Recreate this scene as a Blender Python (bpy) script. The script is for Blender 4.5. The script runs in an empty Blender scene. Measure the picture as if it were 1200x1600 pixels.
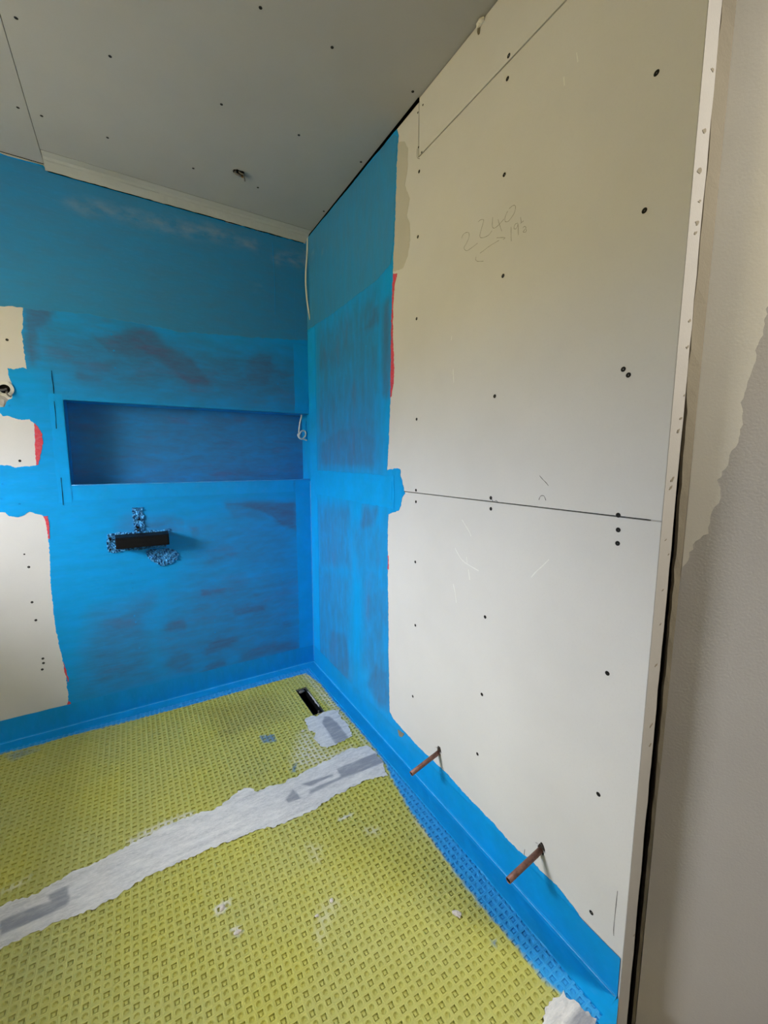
import bpy, math, random
import numpy as np
from mathutils import Vector, Matrix
from mathutils.geometry import delaunay_2d_cdt, tessellate_polygon

# ------------------------------------------------------------ camera, world, light, exposure
S = bpy.context.scene
COL = S.collection
ROOM_H = 2.3
LEFT_X = -2.09           # left wall (holds the window)
REAR_Y = -3.7            # wall behind the photographer
cam_data = bpy.data.cameras.new('camera')
cam_data.sensor_fit = 'HORIZONTAL'
cam_data.sensor_width = 36.0
cam_data.lens = 648.632 / 1200.0 * 36.0
cam_data.clip_start = 0.02
cam = bpy.data.objects.new('camera', cam_data)
COL.objects.link(cam)
_r = Vector((0.8556, -0.5176, 0.0022)); _u = Vector((0.0648, 0.1115, 0.9917)); _f = Vector((0.5135, 0.8484, -0.1289))
_M = Matrix((_r, _u, -_f)).transposed().to_4x4()
_M.translation = Vector((-0.8430, -2.1778, 1.1838))
cam.matrix_world = _M
S.camera = cam

S.view_settings.view_transform = 'Standard'
S.view_settings.look = 'None'
S.view_settings.gamma = 1.0
S.view_settings.use_curve_mapping = False
S.view_settings.exposure = 0.0
S.cycles.max_bounces = 10
S.cycles.diffuse_bounces = 7
S.cycles.use_denoising = True

SKY_STRENGTH = 120.0
world = bpy.data.worlds.new('overcast_sky'); S.world = world
world.use_nodes = True
_nt = world.node_tree
_bg = _nt.nodes['Background']
_tc = _nt.nodes.new('ShaderNodeTexCoord'); _sx = _nt.nodes.new('ShaderNodeSeparateXYZ'); _cr = _nt.nodes.new('ShaderNodeValToRGB')
_nt.links.new(_tc.outputs['Generated'], _sx.inputs[0])
_mr = _nt.nodes.new('ShaderNodeMapRange')
_mr.inputs['From Min'].default_value = -1; _mr.inputs['From Max'].default_value = 1
_nt.links.new(_sx.outputs['Z'], _mr.inputs['Value'])
_nt.links.new(_mr.outputs[0], _cr.inputs[0])
_e = _cr.color_ramp.elements
_e[0].position = 0.495; _e[0].color = (0.185, 0.15, 0.06, 1)     # garden ground below the horizon
_e[1].position = 0.78; _e[1].color = (0.94, 0.98, 1.04, 1)       # overcast sky, brighter higher up
HOR = 0.22
_e2 = _e.new(0.53); _e2.color = (0.94 * HOR, 0.98 * HOR, 1.04 * HOR, 1)
_nt.links.new(_cr.outputs[0], _bg.inputs['Color'])
_bg.inputs['Strength'].default_value = SKY_STRENGTH

# window openings (y or x range, z range) in the left wall and in the wall behind the camera
WIN1 = (-1.15, -0.38, 1.14, 1.74)
def portal(name, loc, rot, sx, sy):
    l = bpy.data.lights.new(name, 'AREA'); l.shape = 'RECTANGLE'; l.size = sx; l.size_y = sy
    l.cycles.is_portal = True
    o = bpy.data.objects.new(name, l); COL.objects.link(o); o.location = loc; o.rotation_euler = rot
portal('window_portal', (LEFT_X - 0.49, (WIN1[0] + WIN1[1]) / 2, (WIN1[2] + WIN1[3]) / 2), (0, -math.pi / 2, 0), WIN1[3] - WIN1[2], WIN1[1] - WIN1[0])
# ceiling lamp in the wider part of the room, above and behind the photographer
LAMP_W = 33.0
LAMP_XY = (0.50, -2.62)
_ld = bpy.data.lights.new('ceiling_lamp', 'AREA'); _ld.shape = 'DISK'; _ld.size = 0.28; _ld.energy = LAMP_W; _ld.color = (1.0, 0.95, 0.84)
_lo = bpy.data.objects.new('ceiling_lamp', _ld); COL.objects.link(_lo); _lo.location = (LAMP_XY[0], LAMP_XY[1], ROOM_H - 0.03)

# ------------------------------------------------------------ measured outlines, metres (wall: along, height; floor: x, y)
BARE = [[(-2.085,1.753),(-1.2302,1.753),(-1.1925,1.7621),(-1.1597,1.7704),(-1.1665,1.7126),(-1.1744,1.6639),(-1.1737,1.6043),(-1.1713,1.5636),(-1.1705,1.5273),(-1.1855,1.533),(-1.2093,1.5231),(-1.2279,1.5259),(-1.2253,1.4902),(-1.2202,1.4618),(-1.2204,1.4375),(-1.2263,1.4127),(-1.2428,1.397),(-1.2614,1.3981),(-2.085,1.3981)],[(-2.085,1.3543),(-1.2653,1.3543),(-1.2588,1.3425),(-1.2454,1.3457),(-1.2291,1.3367),(-1.2026,1.3306),(-1.1788,1.3342),(-1.1643,1.3173),(-1.1682,1.2463),(-1.1704,1.1952),(-1.172,1.1515),(-1.1945,1.1466),(-1.2103,1.1467),(-1.2361,1.1418),(-1.2546,1.1521),(-1.2831,1.1523),(-2.085,1.1563)],[(-2.085,0.9689),(-1.2992,0.9689),(-1.2842,0.9653),(-1.2719,0.9516),(-1.2432,0.9444),(-1.2265,0.9537),(-1.2098,0.963),(-1.1923,0.954),(-1.1703,0.9471),(-1.1595,0.9277),(-1.1572,0.8521),(-1.1617,0.7434),(-1.1664,0.6053),(-1.1647,0.4633),(-1.1565,0.3457),(-1.148,0.2552),(-1.146,0.1651),(-1.149,0.0967),(-1.1764,0.0906),(-1.2061,0.0796),(-1.2413,0.0737),(-1.2755,0.0737),(-1.326,0.0912),(-1.3565,0.0904),(-1.3766,0.0889),(-2.085,0.0839)]]
REDGE = [(-0.8753,2.2611),(-0.868,2.2105),(-0.8645,2.1688),(-0.8613,2.0941),(-0.8579,2.0244),(-0.8506,1.9342),(-0.8431,1.831),(-0.8396,1.7456),(-0.8318,1.6374),(-0.8327,1.536),(-0.8292,1.4102),(-0.8254,1.3169),(-0.8169,1.2217),(-0.8082,1.1365),(-0.8405,1.1422),(-0.8761,1.1454),(-0.9021,1.1413),(-0.9024,1.1156),(-0.9153,1.0998),(-0.924,1.077),(-0.9327,1.0566),(-0.912,1.0362),(-0.908,1.0145),(-0.8954,0.9942),(-0.8646,0.9811),(-0.8187,0.9684),(-0.8146,0.8741),(-0.8156,0.7193),(-0.8215,0.5624),(-0.8226,0.4005),(-0.8287,0.2373),(-0.8343,0.1502),(-0.8638,0.1332),(-0.9428,0.1277),(-1.0198,0.1227),(-1.0908,0.1254),(-1.1702,0.1303),(-1.2681,0.1235),(-1.3414,0.1196),(-1.408,0.12),(-1.4575,0.1144),(-1.5079,0.115),(-1.5462,0.1209),(-1.5866,0.1211),(-1.628,0.1231),(-1.6608,0.1132),(-1.6952,0.1023),(-1.7278,0.0935),(-1.7581,0.0914),(-1.7822,0.0953)]
THIN_SHADE_BACK = [([(-1.1582,1.7659),(-1.0652,1.773),(-1.079,1.727),(-1.1233,1.6716),(-1.1323,1.6097),(-1.1318,1.5683),(-1.1644,1.5304),(-1.1707,1.6167)],0.85,0.012),([(-0.9556,1.6967),(-0.9011,1.6842),(-0.8172,1.7332),(-0.7634,1.7522),(-0.7148,1.7436),(-0.6677,1.6846),(-0.569,1.6524),(-0.4767,1.5399),(-0.4931,1.4969),(-0.6035,1.5138),(-0.7154,1.6096),(-0.7895,1.609),(-0.9055,1.6213),(-0.9259,1.6497)],0.85,0.02),([(-1.0259,1.5047),(-1.0103,1.542),(-0.957,1.527),(-0.9133,1.5103),(-0.9255,1.4986),(-1.0031,1.494)],0.9,0.02),([(-0.3282,1.67),(-0.258,1.7093),(-0.1935,1.7081),(-0.173,1.6253),(-0.2154,1.5418),(-0.2967,1.5191),(-0.3411,1.577)],0.75,0.02),([(-0.1456,1.6442),(-0.0939,1.666),(-0.0861,1.5694),(-0.1309,1.4513),(-0.1786,1.4483),(-0.1486,1.5476)],0.4,0.015),([(-1.1157,1.764),(-0.9279,1.7771),(-0.8147,1.7704),(-0.6699,1.734),(-0.5658,1.7126),(-0.6952,1.7357),(-0.9312,1.7309)],0.3,0.02),([(-1.149,1.7155),(-0.0406,1.7046),(-0.0471,1.44),(-0.836,1.4471),(-1.0572,1.4814),(-1.1314,1.5732)],0.55,0.08),([(-0.4592,0.9591),(-0.3974,0.9623),(-0.334,0.9602),(-0.2486,0.9544),(-0.0884,0.946),(-0.0881,0.7902),(-0.1637,0.8109),(-0.2243,0.8711),(-0.2772,0.902),(-0.3353,0.9258),(-0.4479,0.9391)],0.85,0.012),([(-0.4362,0.9254),(-0.2698,0.9218),(-0.2042,0.8559),(-0.2722,0.8542),(-0.4262,0.8726)],0.45,0.03),([(-0.5625,0.6712),(-0.5015,0.6962),(-0.433,0.7146),(-0.3301,0.7233),(-0.3509,0.6916),(-0.4091,0.685),(-0.5031,0.6635),(-0.5576,0.651)],0.6,0.015),([(-0.6221,0.8561),(-0.5826,0.8496),(-0.585,0.8023),(-0.6137,0.8019)],0.6,0.015),([(-0.6869,0.886),(-0.6536,0.8927),(-0.6465,0.8705),(-0.6825,0.8673)],0.6,0.01),([(-0.5926,0.5385),(-0.4725,0.5254),(-0.4712,0.4845),(-0.5836,0.4842)],0.75,0.012),([(-0.3395,0.4757),(-0.2312,0.45),(-0.2181,0.4188),(-0.3275,0.4384)],0.6,0.015),([(-0.4461,0.4115),(-0.3616,0.4165),(-0.2608,0.3977),(-0.2758,0.3646),(-0.3964,0.367),(-0.4355,0.3609)],0.85,0.012),([(-0.7713,0.3651),(-0.725,0.4068),(-0.6578,0.3995),(-0.6528,0.3324),(-0.7451,0.3464)],0.75,0.015),([(-0.5652,0.2515),(-0.5213,0.2722),(-0.4271,0.254),(-0.4151,0.23),(-0.4806,0.2034),(-0.5871,0.1747),(-0.598,0.1981)],0.85,0.012),([(-0.4177,0.1666),(-0.2955,0.1947),(-0.1535,0.1687),(-0.0868,0.1377),(-0.0956,0.0937),(-0.2637,0.1057),(-0.368,0.0815),(-0.4207,0.0956)],0.7,0.025),([(-0.6087,0.1048),(-0.5708,0.1359),(-0.4959,0.144),(-0.4783,0.1111),(-0.561,0.0845)],0.8,0.012),([(-0.7335,0.2588),(-0.6433,0.2366),(-0.6435,0.1213),(-0.7071,0.1255),(-0.7773,0.1716)],0.6,0.02),([(-0.2006,0.2985),(-0.135,0.2999),(-0.1295,0.2312),(-0.1952,0.2381)],0.6,0.02),([(-0.6238,0.6084),(-0.0753,0.6007),(-0.08,0.1052),(-0.6497,0.1162),(-0.8139,0.1946),(-0.7759,0.3789)],0.42,0.1),([(-0.6105,0.8614),(-0.0894,0.9109),(-0.0919,0.5296),(-0.6238,0.6084)],0.34,0.08),([(-0.91,0.8801),(-0.871,0.9176),(-0.6966,0.9051),(-0.6402,0.8326),(-0.7005,0.838),(-0.8995,0.8559)],0.5,0.03),([(-1.025,0.4924),(-0.806,0.5427),(-0.8178,0.1305),(-1.0933,0.1338),(-1.0519,0.3793)],0.5,0.06),([(-0.8572,1.1267),(-0.0521,1.2366),(-0.0562,1.0708),(-0.8845,1.079)],0.5,0.06)]  # thin patches; the broad lower zones also paint shade on the back wall
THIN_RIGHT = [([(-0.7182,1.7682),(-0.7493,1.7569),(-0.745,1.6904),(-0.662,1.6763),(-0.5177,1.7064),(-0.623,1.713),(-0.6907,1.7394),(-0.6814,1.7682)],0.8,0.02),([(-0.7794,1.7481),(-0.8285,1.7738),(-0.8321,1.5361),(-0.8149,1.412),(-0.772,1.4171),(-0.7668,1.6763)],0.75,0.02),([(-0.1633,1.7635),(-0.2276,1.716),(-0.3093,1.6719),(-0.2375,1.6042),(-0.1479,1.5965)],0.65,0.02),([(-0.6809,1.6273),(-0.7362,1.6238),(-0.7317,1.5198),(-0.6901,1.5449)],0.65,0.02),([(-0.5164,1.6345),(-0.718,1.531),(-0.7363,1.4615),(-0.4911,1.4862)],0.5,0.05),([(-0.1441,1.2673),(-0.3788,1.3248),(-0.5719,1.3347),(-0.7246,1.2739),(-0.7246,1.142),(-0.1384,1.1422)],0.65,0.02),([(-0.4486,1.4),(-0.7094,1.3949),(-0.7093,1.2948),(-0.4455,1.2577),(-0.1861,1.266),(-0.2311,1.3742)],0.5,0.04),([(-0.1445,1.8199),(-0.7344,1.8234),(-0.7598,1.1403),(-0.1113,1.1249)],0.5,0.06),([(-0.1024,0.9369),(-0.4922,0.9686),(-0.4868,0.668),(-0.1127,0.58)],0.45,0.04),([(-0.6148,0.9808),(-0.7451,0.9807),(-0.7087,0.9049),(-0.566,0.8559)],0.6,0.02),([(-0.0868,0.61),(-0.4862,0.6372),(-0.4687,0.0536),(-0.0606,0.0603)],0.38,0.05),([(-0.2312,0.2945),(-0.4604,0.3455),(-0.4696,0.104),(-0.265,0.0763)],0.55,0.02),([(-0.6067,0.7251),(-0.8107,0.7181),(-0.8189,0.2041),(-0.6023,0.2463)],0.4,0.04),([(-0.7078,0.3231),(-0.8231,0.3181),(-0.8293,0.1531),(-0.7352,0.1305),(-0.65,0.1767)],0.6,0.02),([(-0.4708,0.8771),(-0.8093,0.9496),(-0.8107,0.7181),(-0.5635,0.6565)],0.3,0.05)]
PALE_SMEAR = [([(-0.9971,2.1782),(-0.929,2.2051),(-0.8311,2.2095),(-0.6422,2.212),(-0.4576,2.2351),(-0.2548,2.2229),(-0.2713,2.19),(-0.4598,2.1881),(-0.6697,2.1658),(-0.8333,2.177),(-0.9424,2.1657)],0.75,0.03),([(-0.1779,2.1831),(-0.062,2.2166),(-0.0076,2.2049),(-0.0082,2.18),(-0.1629,2.1509)],0.7,0.02),([(-0.0135,2.2466),(0.0004,2.2499),(-0.0018,2.1566),(-0.0157,2.1535)],0.9,0.01),([(-0.278,2.0134),(-0.2244,2.0301),(-0.2314,2.0108),(-0.2753,2.0021)],0.3,0.01)]  # pale beige smears near the top of the back wall
PALE_SMEAR_R = [([(-0.0791,2.2066),(-0.13,2.2043),(-0.12,2.1729),(-0.086,2.174)],0.6,0.01),([(-0.2167,2.1697),(-0.2318,2.1637),(-0.2307,2.136),(-0.2078,2.1448)],0.5,0.006)]
RED_BACK = [[(-1.1641,1.3199),(-1.1533,1.3052),(-1.1439,1.2724),(-1.145,1.234),(-1.1534,1.2056),(-1.16,1.1747),(-1.1657,1.1541),(-1.172,1.1515),(-1.1703,1.2208)],[(-1.1665,0.9442),(-1.152,0.9432),(-1.1508,0.9055),(-1.1535,0.8463),(-1.1577,0.8467),(-1.1596,0.9008)],[(-1.1507,0.3061),(-1.1436,0.254),(-1.1379,0.2107),(-1.1428,0.2061),(-1.1502,0.2558)],[(-1.1471,0.1203),(-1.139,0.1086),(-1.1474,0.0871),(-1.156,0.093)]]
RED_RIGHT = [[(-0.8388,1.8368),(-0.8725,1.8249),(-0.8603,1.8037),(-0.8522,1.7742),(-0.8482,1.743),(-0.8445,1.6785),(-0.8452,1.612),(-0.85,1.5619),(-0.8548,1.5093),(-0.851,1.4579),(-0.8382,1.4138),(-0.8157,1.4001),(-0.8195,1.5041),(-0.823,1.6396),(-0.8309,1.7482)],[(-0.8005,0.7994),(-0.8222,0.8038),(-0.8226,0.7471),(-0.8008,0.7419)]]
SCREW_RIGHT = [(-1.3615,2.1467),(-1.3601,2.0984),(-1.0124,2.2654),(-0.9856,2.261),(-0.9912,2.1594),(-1.0088,2.1348),(-0.9963,2.0866),(-1.3609,1.8852),(-1.7162,1.8627),(-1.7134,1.6389),(-0.9935,1.8953),(-1.3691,1.6455),(-0.9917,1.6432),(-1.6959,1.3585),(-1.7068,1.3457),(-1.3552,1.3484),(-0.9987,1.3154),(-1,1.0728),(-1.0008,1.0325),(-1.3544,1.0753),(-1.3558,1.0452),(-1.7075,1.0693),(-1.7098,1.0392),(-1.7106,1.0113),(-1.0014,0.8172),(-1.0062,0.5831),(-1.3484,0.7308),(-1.7098,0.728),(-1.3465,0.4914),(-0.9956,0.302),(-1.3365,0.2928),(-1.7104,0.4419),(-1.7149,0.1426)]
SCREW_BACK = [(-1.2206,1.6312),(-1.2221,1.1696),(-1.2402,0.7912),(-1.2307,0.7363),(-1.2329,0.5865),(-1.227,0.5076),(-1.2179,0.3354),(-1.2175,0.3151),(-1.2239,0.288)]
SCREW_BLUE = [(-1.2346,1.3829),(-1.0485,1.431),(-0.8719,1.4417),(-0.8195,1.4429),(-0.5939,1.4392),(-1.2819,1.0796),(-1.2907,1.0218),(-1.2386,0.9986),(-0.8796,1.7003),(-0.8749,1.6357),(-0.8752,1.5645),(-0.5276,0.9025),(-0.526,0.8127),(-0.5216,0.78),(-0.5338,0.5885),(-0.5294,0.5547),(-0.5325,0.3602),(-0.5305,0.3394),(-0.5324,0.2988),(-0.1753,0.7768),(-0.171,0.5666),(-0.1724,0.5199),(-0.1738,0.3485),(-0.1738,0.1017),(-0.8756,0.6578),(-0.8735,0.6122),(-0.8751,0.5882),(-0.876,0.4565),(-0.873,0.4249),(-0.8657,0.2978),(-0.3589,1.4429),(-0.1678,1.4717),(-0.1683,1.5619)]
SCREW_RBLUE = [(-0.5355,1.6965),(-0.6476,1.6305),(-0.6403,1.348),(-0.4478,1.3633)]
SCREW_CEIL = [(-1.0215,-0.6462),(-1.0807,-0.2892),(-1.0214,-0.2869),(-0.8196,-0.6491),(-0.8399,-0.2877),(-0.5228,-0.6431),(-0.4924,-0.9965),(-0.2976,-0.9967),(-0.2684,-0.6496),(-0.5618,-0.2743),(-0.3168,-0.2883),(-0.6059,-0.0776),(-1.0414,-0.0819),(-0.0291,-0.9982),(-0.0212,-0.6451),(-0.0163,-0.2758),(-0.0111,-0.0695)]
PENCIL = [[(-1.2065,1.8019),(-1.213,1.8092),(-1.2268,1.8089),(-1.2367,1.8029),(-1.2372,1.7916),(-1.2279,1.7805),(-1.2183,1.7743),(-1.2206,1.7671),(-1.2307,1.7598),(-1.2481,1.7599),(-1.2723,1.7624)],[(-1.2718,1.8161),(-1.2826,1.8167),(-1.2924,1.8123),(-1.292,1.8066),(-1.2855,1.7929),(-1.2806,1.7806),(-1.2828,1.7725),(-1.2956,1.7672),(-1.3131,1.7657),(-1.3248,1.7712)],[(-1.326,1.803),(-1.325,1.7885),(-1.3261,1.7799),(-1.3331,1.7739),(-1.3463,1.7745),(-1.3622,1.7799),(-1.3652,1.7819)],[(-1.3449,1.7899),(-1.3512,1.7735),(-1.3596,1.7552)],[(-1.3816,1.7976),(-1.3922,1.7992),(-1.3998,1.7962),(-1.4017,1.7893),(-1.3978,1.7792),(-1.386,1.7714),(-1.3784,1.7693),(-1.3704,1.7729),(-1.3684,1.7816),(-1.3727,1.7896),(-1.3771,1.7942)],[(-1.2828,1.7328),(-1.3006,1.7347),(-1.318,1.7368),(-1.3508,1.7373)],[(-1.3428,1.7464),(-1.3577,1.741),(-1.3715,1.7349),(-1.3645,1.7334)],[(-1.3901,1.752),(-1.3907,1.7363),(-1.3926,1.7179)],[(-1.4112,1.7515),(-1.4037,1.7526),(-1.3995,1.7479),(-1.4007,1.7426),(-1.4058,1.7412),(-1.4107,1.7452),(-1.4116,1.7491),(-1.4143,1.7231)],[(-1.4189,1.7609),(-1.4208,1.7526),(-1.4217,1.7464)],[(-1.4194,1.7468),(-1.4288,1.7488)],[(-1.4277,1.7335),(-1.4316,1.735),(-1.4364,1.7314),(-1.436,1.7278),(-1.4301,1.7256),(-1.4288,1.7236),(-1.437,1.7205),(-1.4384,1.7257)],[(-1.2682,1.7299),(-1.2666,1.7232),(-1.2725,1.7168),(-1.2837,1.7121),(-1.2973,1.7075)]]
DARKMARK = [[(-1.5109,1.1427),(-1.5207,1.1339),(-1.5302,1.1267),(-1.5378,1.1195)],[(-1.5126,1.0838),(-1.5176,1.0935),(-1.5267,1.0943),(-1.5328,1.084)],[(-1.7675,0.2535),(-1.7667,0.2079),(-1.7662,0.1586),(-1.7675,0.1404)],[(-1.5242,0.1356),(-1.5231,0.117)],[(-1.3517,1.0804),(-1.3644,1.0656),(-1.3736,1.0699),(-1.3831,1.0638)],[(-0.9843,2.1597),(-0.9849,2.1336),(-0.9989,2.1221)]]
SCRATCH = [[(-1.5013,0.8869),(-1.5158,0.9053),(-1.5335,0.924),(-1.5505,0.9436)],[(-1.24,0.9999),(-1.2576,0.9829),(-1.2748,0.9662),(-1.2807,0.9556)],[(-1.2113,0.9079),(-1.2268,0.8907),(-1.2506,0.8737),(-1.2845,0.8655),(-1.3168,0.8595)],[(-1.274,0.8533),(-1.2807,0.8235)],[(-1.2641,0.8904),(-1.2677,0.8715)],[(-1.2064,0.7918),(-1.2164,0.7676),(-1.2237,0.7344)],[(-1.1828,1.4478),(-1.1872,1.4081)],[(-1.55,2.016),(-1.5543,1.9954)],[(-1.5217,1.9909),(-1.5245,1.972)],[(-1.1735,1.5452),(-1.171,1.533)]]
SEAM_U = [(-0.9916,2.2948),(-0.9953,2.1296),(-1.5183,2.1361)]
SEAM_M = [(-0.9201,1.058),(-1.7884,1.0668)]
STAIN = [(-0.8473,2.2579),(-0.9106,2.221),(-0.9299,2.1909),(-0.9308,2.133),(-0.9165,2.0862),(-0.9437,2.0338),(-0.9295,1.9916),(-0.9451,1.955),(-0.9498,1.9037),(-0.9355,1.8595),(-0.9087,1.8328),(-0.8599,1.8378),(-0.8344,1.8469),(-0.8411,2.0424)]
SEAM_TAPE = [(-2.085,-0.828),(-1.2182,-0.828),(-1.1781,-0.8332),(-1.1369,-0.8386),(-1.0751,-0.8246),(-1.0389,-0.8138),(-0.9846,-0.8123),(-0.9276,-0.8034),(-0.8581,-0.7887),(-0.7937,-0.7864),(-0.7458,-0.7866),(-0.667,-0.7953),(-0.617,-0.7751),(-0.5915,-0.7575),(-0.5626,-0.7579),(-0.5373,-0.7934),(-0.4481,-0.8059),(-0.3453,-0.7947),(-0.2322,-0.7792),(-0.1581,-0.7726),(-0.0798,-0.7931),(-0.0728,-0.8497),(-0.072,-0.9082),(-0.0917,-0.9734),(-0.1929,-0.9488),(-0.2862,-0.9545),(-0.3772,-0.9697),(-0.4579,-0.9743),(-0.5207,-0.9701),(-0.5768,-0.9499),(-0.6368,-0.9532),(-0.7099,-0.9418),(-0.7982,-0.943),(-0.8643,-0.9409),(-0.9418,-0.9561),(-0.9992,-0.9654),(-1.0672,-0.9638),(-1.1194,-0.9579),(-1.1566,-0.9567),(-1.1911,-0.9626),(-2.085,-0.9626)]
TAPE_GREY = [[(-0.245,-0.8435),(-0.0754,-0.8439),(-0.072,-0.9082),(-0.2757,-0.899),(-0.3828,-0.9062),(-0.3717,-0.8897),(-0.3209,-0.8859),(-0.249,-0.8862)],[(-0.389,-0.845),(-0.2684,-0.8597),(-0.2736,-0.8714),(-0.3032,-0.8682),(-0.3602,-0.8727)],[(-0.4587,-0.8832),(-0.4208,-0.8534),(-0.4148,-0.8771),(-0.4109,-0.9055),(-0.4554,-0.901)],[(-1.2079,-0.879),(-1.1307,-0.8806),(-1.0613,-0.89),(-1.0652,-0.9201),(-1.1115,-0.9231),(-1.1994,-0.9212)],[(-1.113,-0.8628),(-1.0716,-0.8579),(-1.0628,-0.9027),(-1.1008,-0.9042)]]
PATCH = [(-0.2413,-0.4936),(-0.2089,-0.4762),(-0.1865,-0.4989),(-0.1485,-0.484),(-0.1178,-0.488),(-0.0815,-0.5049),(-0.0964,-0.5715),(-0.0932,-0.6093),(-0.0933,-0.6526),(-0.1073,-0.7061),(-0.1325,-0.7108),(-0.1715,-0.7145),(-0.1942,-0.7161),(-0.2285,-0.7179),(-0.2473,-0.6954),(-0.2443,-0.6592),(-0.2527,-0.6386),(-0.2359,-0.6086),(-0.2452,-0.5824),(-0.2598,-0.5694),(-0.2487,-0.5335)]
PATCH_GREY = [(-0.157,-0.5167),(-0.136,-0.5293),(-0.1261,-0.5896),(-0.1271,-0.7101),(-0.1591,-0.7143),(-0.1896,-0.7113),(-0.1867,-0.6217),(-0.1837,-0.555)]
CORNER_PATCH = [(-0.1788,-1.7269),(-0.1498,-1.7107),(-0.1205,-1.7081),(-0.0907,-1.7156),(-0.0937,-1.7242),(-0.0838,-1.7379),(-0.0863,-1.7564),(-0.0739,-1.7807),(-0.085,-1.7905),(-0.1456,-1.7916),(-0.2065,-1.7549)]
CORNER_GREY = [(-0.1349,-1.7534),(-0.0781,-1.7539),(-0.0735,-1.7833),(-0.1179,-1.8083),(-0.1733,-1.7749)]
SMEAR = [([(-0.2011,-0.0191),(-0.0687,-0.0985),(-0.0857,-0.2051),(-0.0595,-0.3948),(-0.0692,-0.5601),(-0.0777,-0.7036),(-0.0684,-0.8177),(-0.094,-0.8097),(-0.0835,-0.6327),(-0.1031,-0.4919),(-0.1141,-0.362),(-0.1042,-0.2064),(-0.1174,-0.0961)],0.6,0.015),([(-0.2912,-0.5754),(-0.2492,-0.5674),(-0.2575,-0.6742),(-0.2348,-0.7323),(-0.1938,-0.757),(-0.1415,-0.759),(-0.2021,-0.7946),(-0.3091,-0.7907),(-0.3815,-0.7537),(-0.366,-0.696)],0.75,0.03),([(-0.9277,-0.7781),(-0.857,-0.7622),(-0.7914,-0.7592),(-0.7399,-0.7695),(-0.7382,-0.7883),(-0.7845,-0.7891),(-0.8493,-0.794),(-0.9192,-0.8084)],0.85,0.008),([(-1.2256,-0.7911),(-1.199,-0.7913),(-1.1667,-0.7801),(-1.1646,-0.7665),(-1.1886,-0.7731),(-1.2283,-0.7776)],0.6,0.008),([(-0.3337,-1.0462),(-0.2799,-1.0523),(-0.2863,-1.0602),(-0.3342,-1.0572)],0.9,0.004),([(-0.2758,-1.1257),(-0.2369,-1.1409),(-0.2485,-1.1688),(-0.278,-1.151)],0.5,0.012),([(-0.4547,-1.0831),(-0.4249,-1.1133),(-0.4439,-1.1494),(-0.4569,-1.1416)],0.4,0.015),([(-0.4917,-1.2748),(-0.4528,-1.2701),(-0.4457,-1.2877),(-0.4866,-1.3136),(-0.5243,-1.3536),(-0.523,-1.3255)],0.4,0.015),([(-0.731,-1.1307),(-0.71,-1.1209),(-0.6881,-1.1265),(-0.6922,-1.1392),(-0.7194,-1.1558),(-0.7308,-1.1489)],0.95,0.003),([(-0.7012,-1.2014),(-0.6825,-1.2093),(-0.6782,-1.2254),(-0.6917,-1.2304),(-0.7042,-1.2163)],0.95,0.003),([(-0.1083,-1.1555),(-0.0955,-1.1924),(-0.1027,-1.3315),(-0.0995,-1.4122),(-0.1114,-1.4093),(-0.1192,-1.3215),(-0.1207,-1.1914)],0.6,0.012)]
BLUE_SMUDGE = [([(-0.4489,-0.4968),(-0.3912,-0.517),(-0.3951,-0.5671),(-0.4445,-0.5513)],0.85,0.004),([(-0.3791,-0.7316),(-0.3639,-0.7327),(-0.384,-0.7752),(-0.3965,-0.7677)],0.8,0.004),([(-0.1555,-1.5632),(-0.1487,-1.5673),(-0.1554,-1.5759),(-0.1621,-1.5719)],0.95,0.003),([(-1.3465,-0.0928),(-1.2887,-0.0845),(-1.2425,-0.121),(-1.3178,-0.1432)],0.5,0.01)]
BLUE_EDGE = [(-2.4,-0.07),(-1.3703,-0.07),(-1.2482,-0.0821),(-1.1639,-0.077),(-0.931,-0.0903),(-0.6672,-0.0995),(-0.3617,-0.0979),(-0.226,-0.0984),(-0.0899,-0.1019),(-0.0638,-0.2404),(-0.0708,-0.42),(-0.0645,-0.6784),(-0.0647,-0.82),(-0.0709,-0.9208),(-0.0855,-0.9771),(-0.1102,-1.1394),(-0.1162,-1.2868),(-0.1212,-1.4096),(-0.1199,-1.5079),(-0.1134,-1.5886),(-0.1127,-1.6642),(-0.103,-1.7082),(-0.0966,-1.7587),(-0.0966,-1.8)]
DARK_STAIN = [([(-0.6471,-0.1655),(-0.3246,-0.2029),(-0.3003,-0.4307),(-0.5547,-0.4333)],0.3,0.05),([(-0.5942,-0.3602),(-0.5173,-0.3809),(-0.5228,-0.433),(-0.59,-0.4121)],0.35,0.02)]
FOAM = [[(-0.9552,0.8473),(-0.912,0.8498),(-0.8306,0.849),(-0.7072,0.8494),(-0.71,0.8358),(-0.7209,0.823),(-0.7261,0.7683),(-0.8206,0.7651),(-0.8807,0.7696),(-0.9433,0.7615),(-0.9572,0.7675)],[(-0.8535,0.9586),(-0.8123,0.9583),(-0.8115,0.8495),(-0.8515,0.8465)],[(-0.8095,0.7593),(-0.7184,0.7605),(-0.6869,0.7406),(-0.6735,0.7202),(-0.6892,0.6986),(-0.7147,0.6831),(-0.7515,0.6763),(-0.7782,0.6961),(-0.8004,0.7173),(-0.8092,0.732)]]
CHASE_HOLES = [(-0.8288,0.9065),(-0.8372,0.8629),(-0.9443,0.8247),(-0.9474,0.7794)]
WIRE = [[-0.0003,-0.032,2.2947],[-0.0054,-0.032,2.2207],[-0.0099,-0.032,2.1738],[-0.0145,-0.032,2.1269],[-0.0159,-0.032,2.0649],[-0.0131,-0.038,1.9859],[-0.004,-0.038,1.9249],[0.0089,-0.038,1.8701]]
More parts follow.
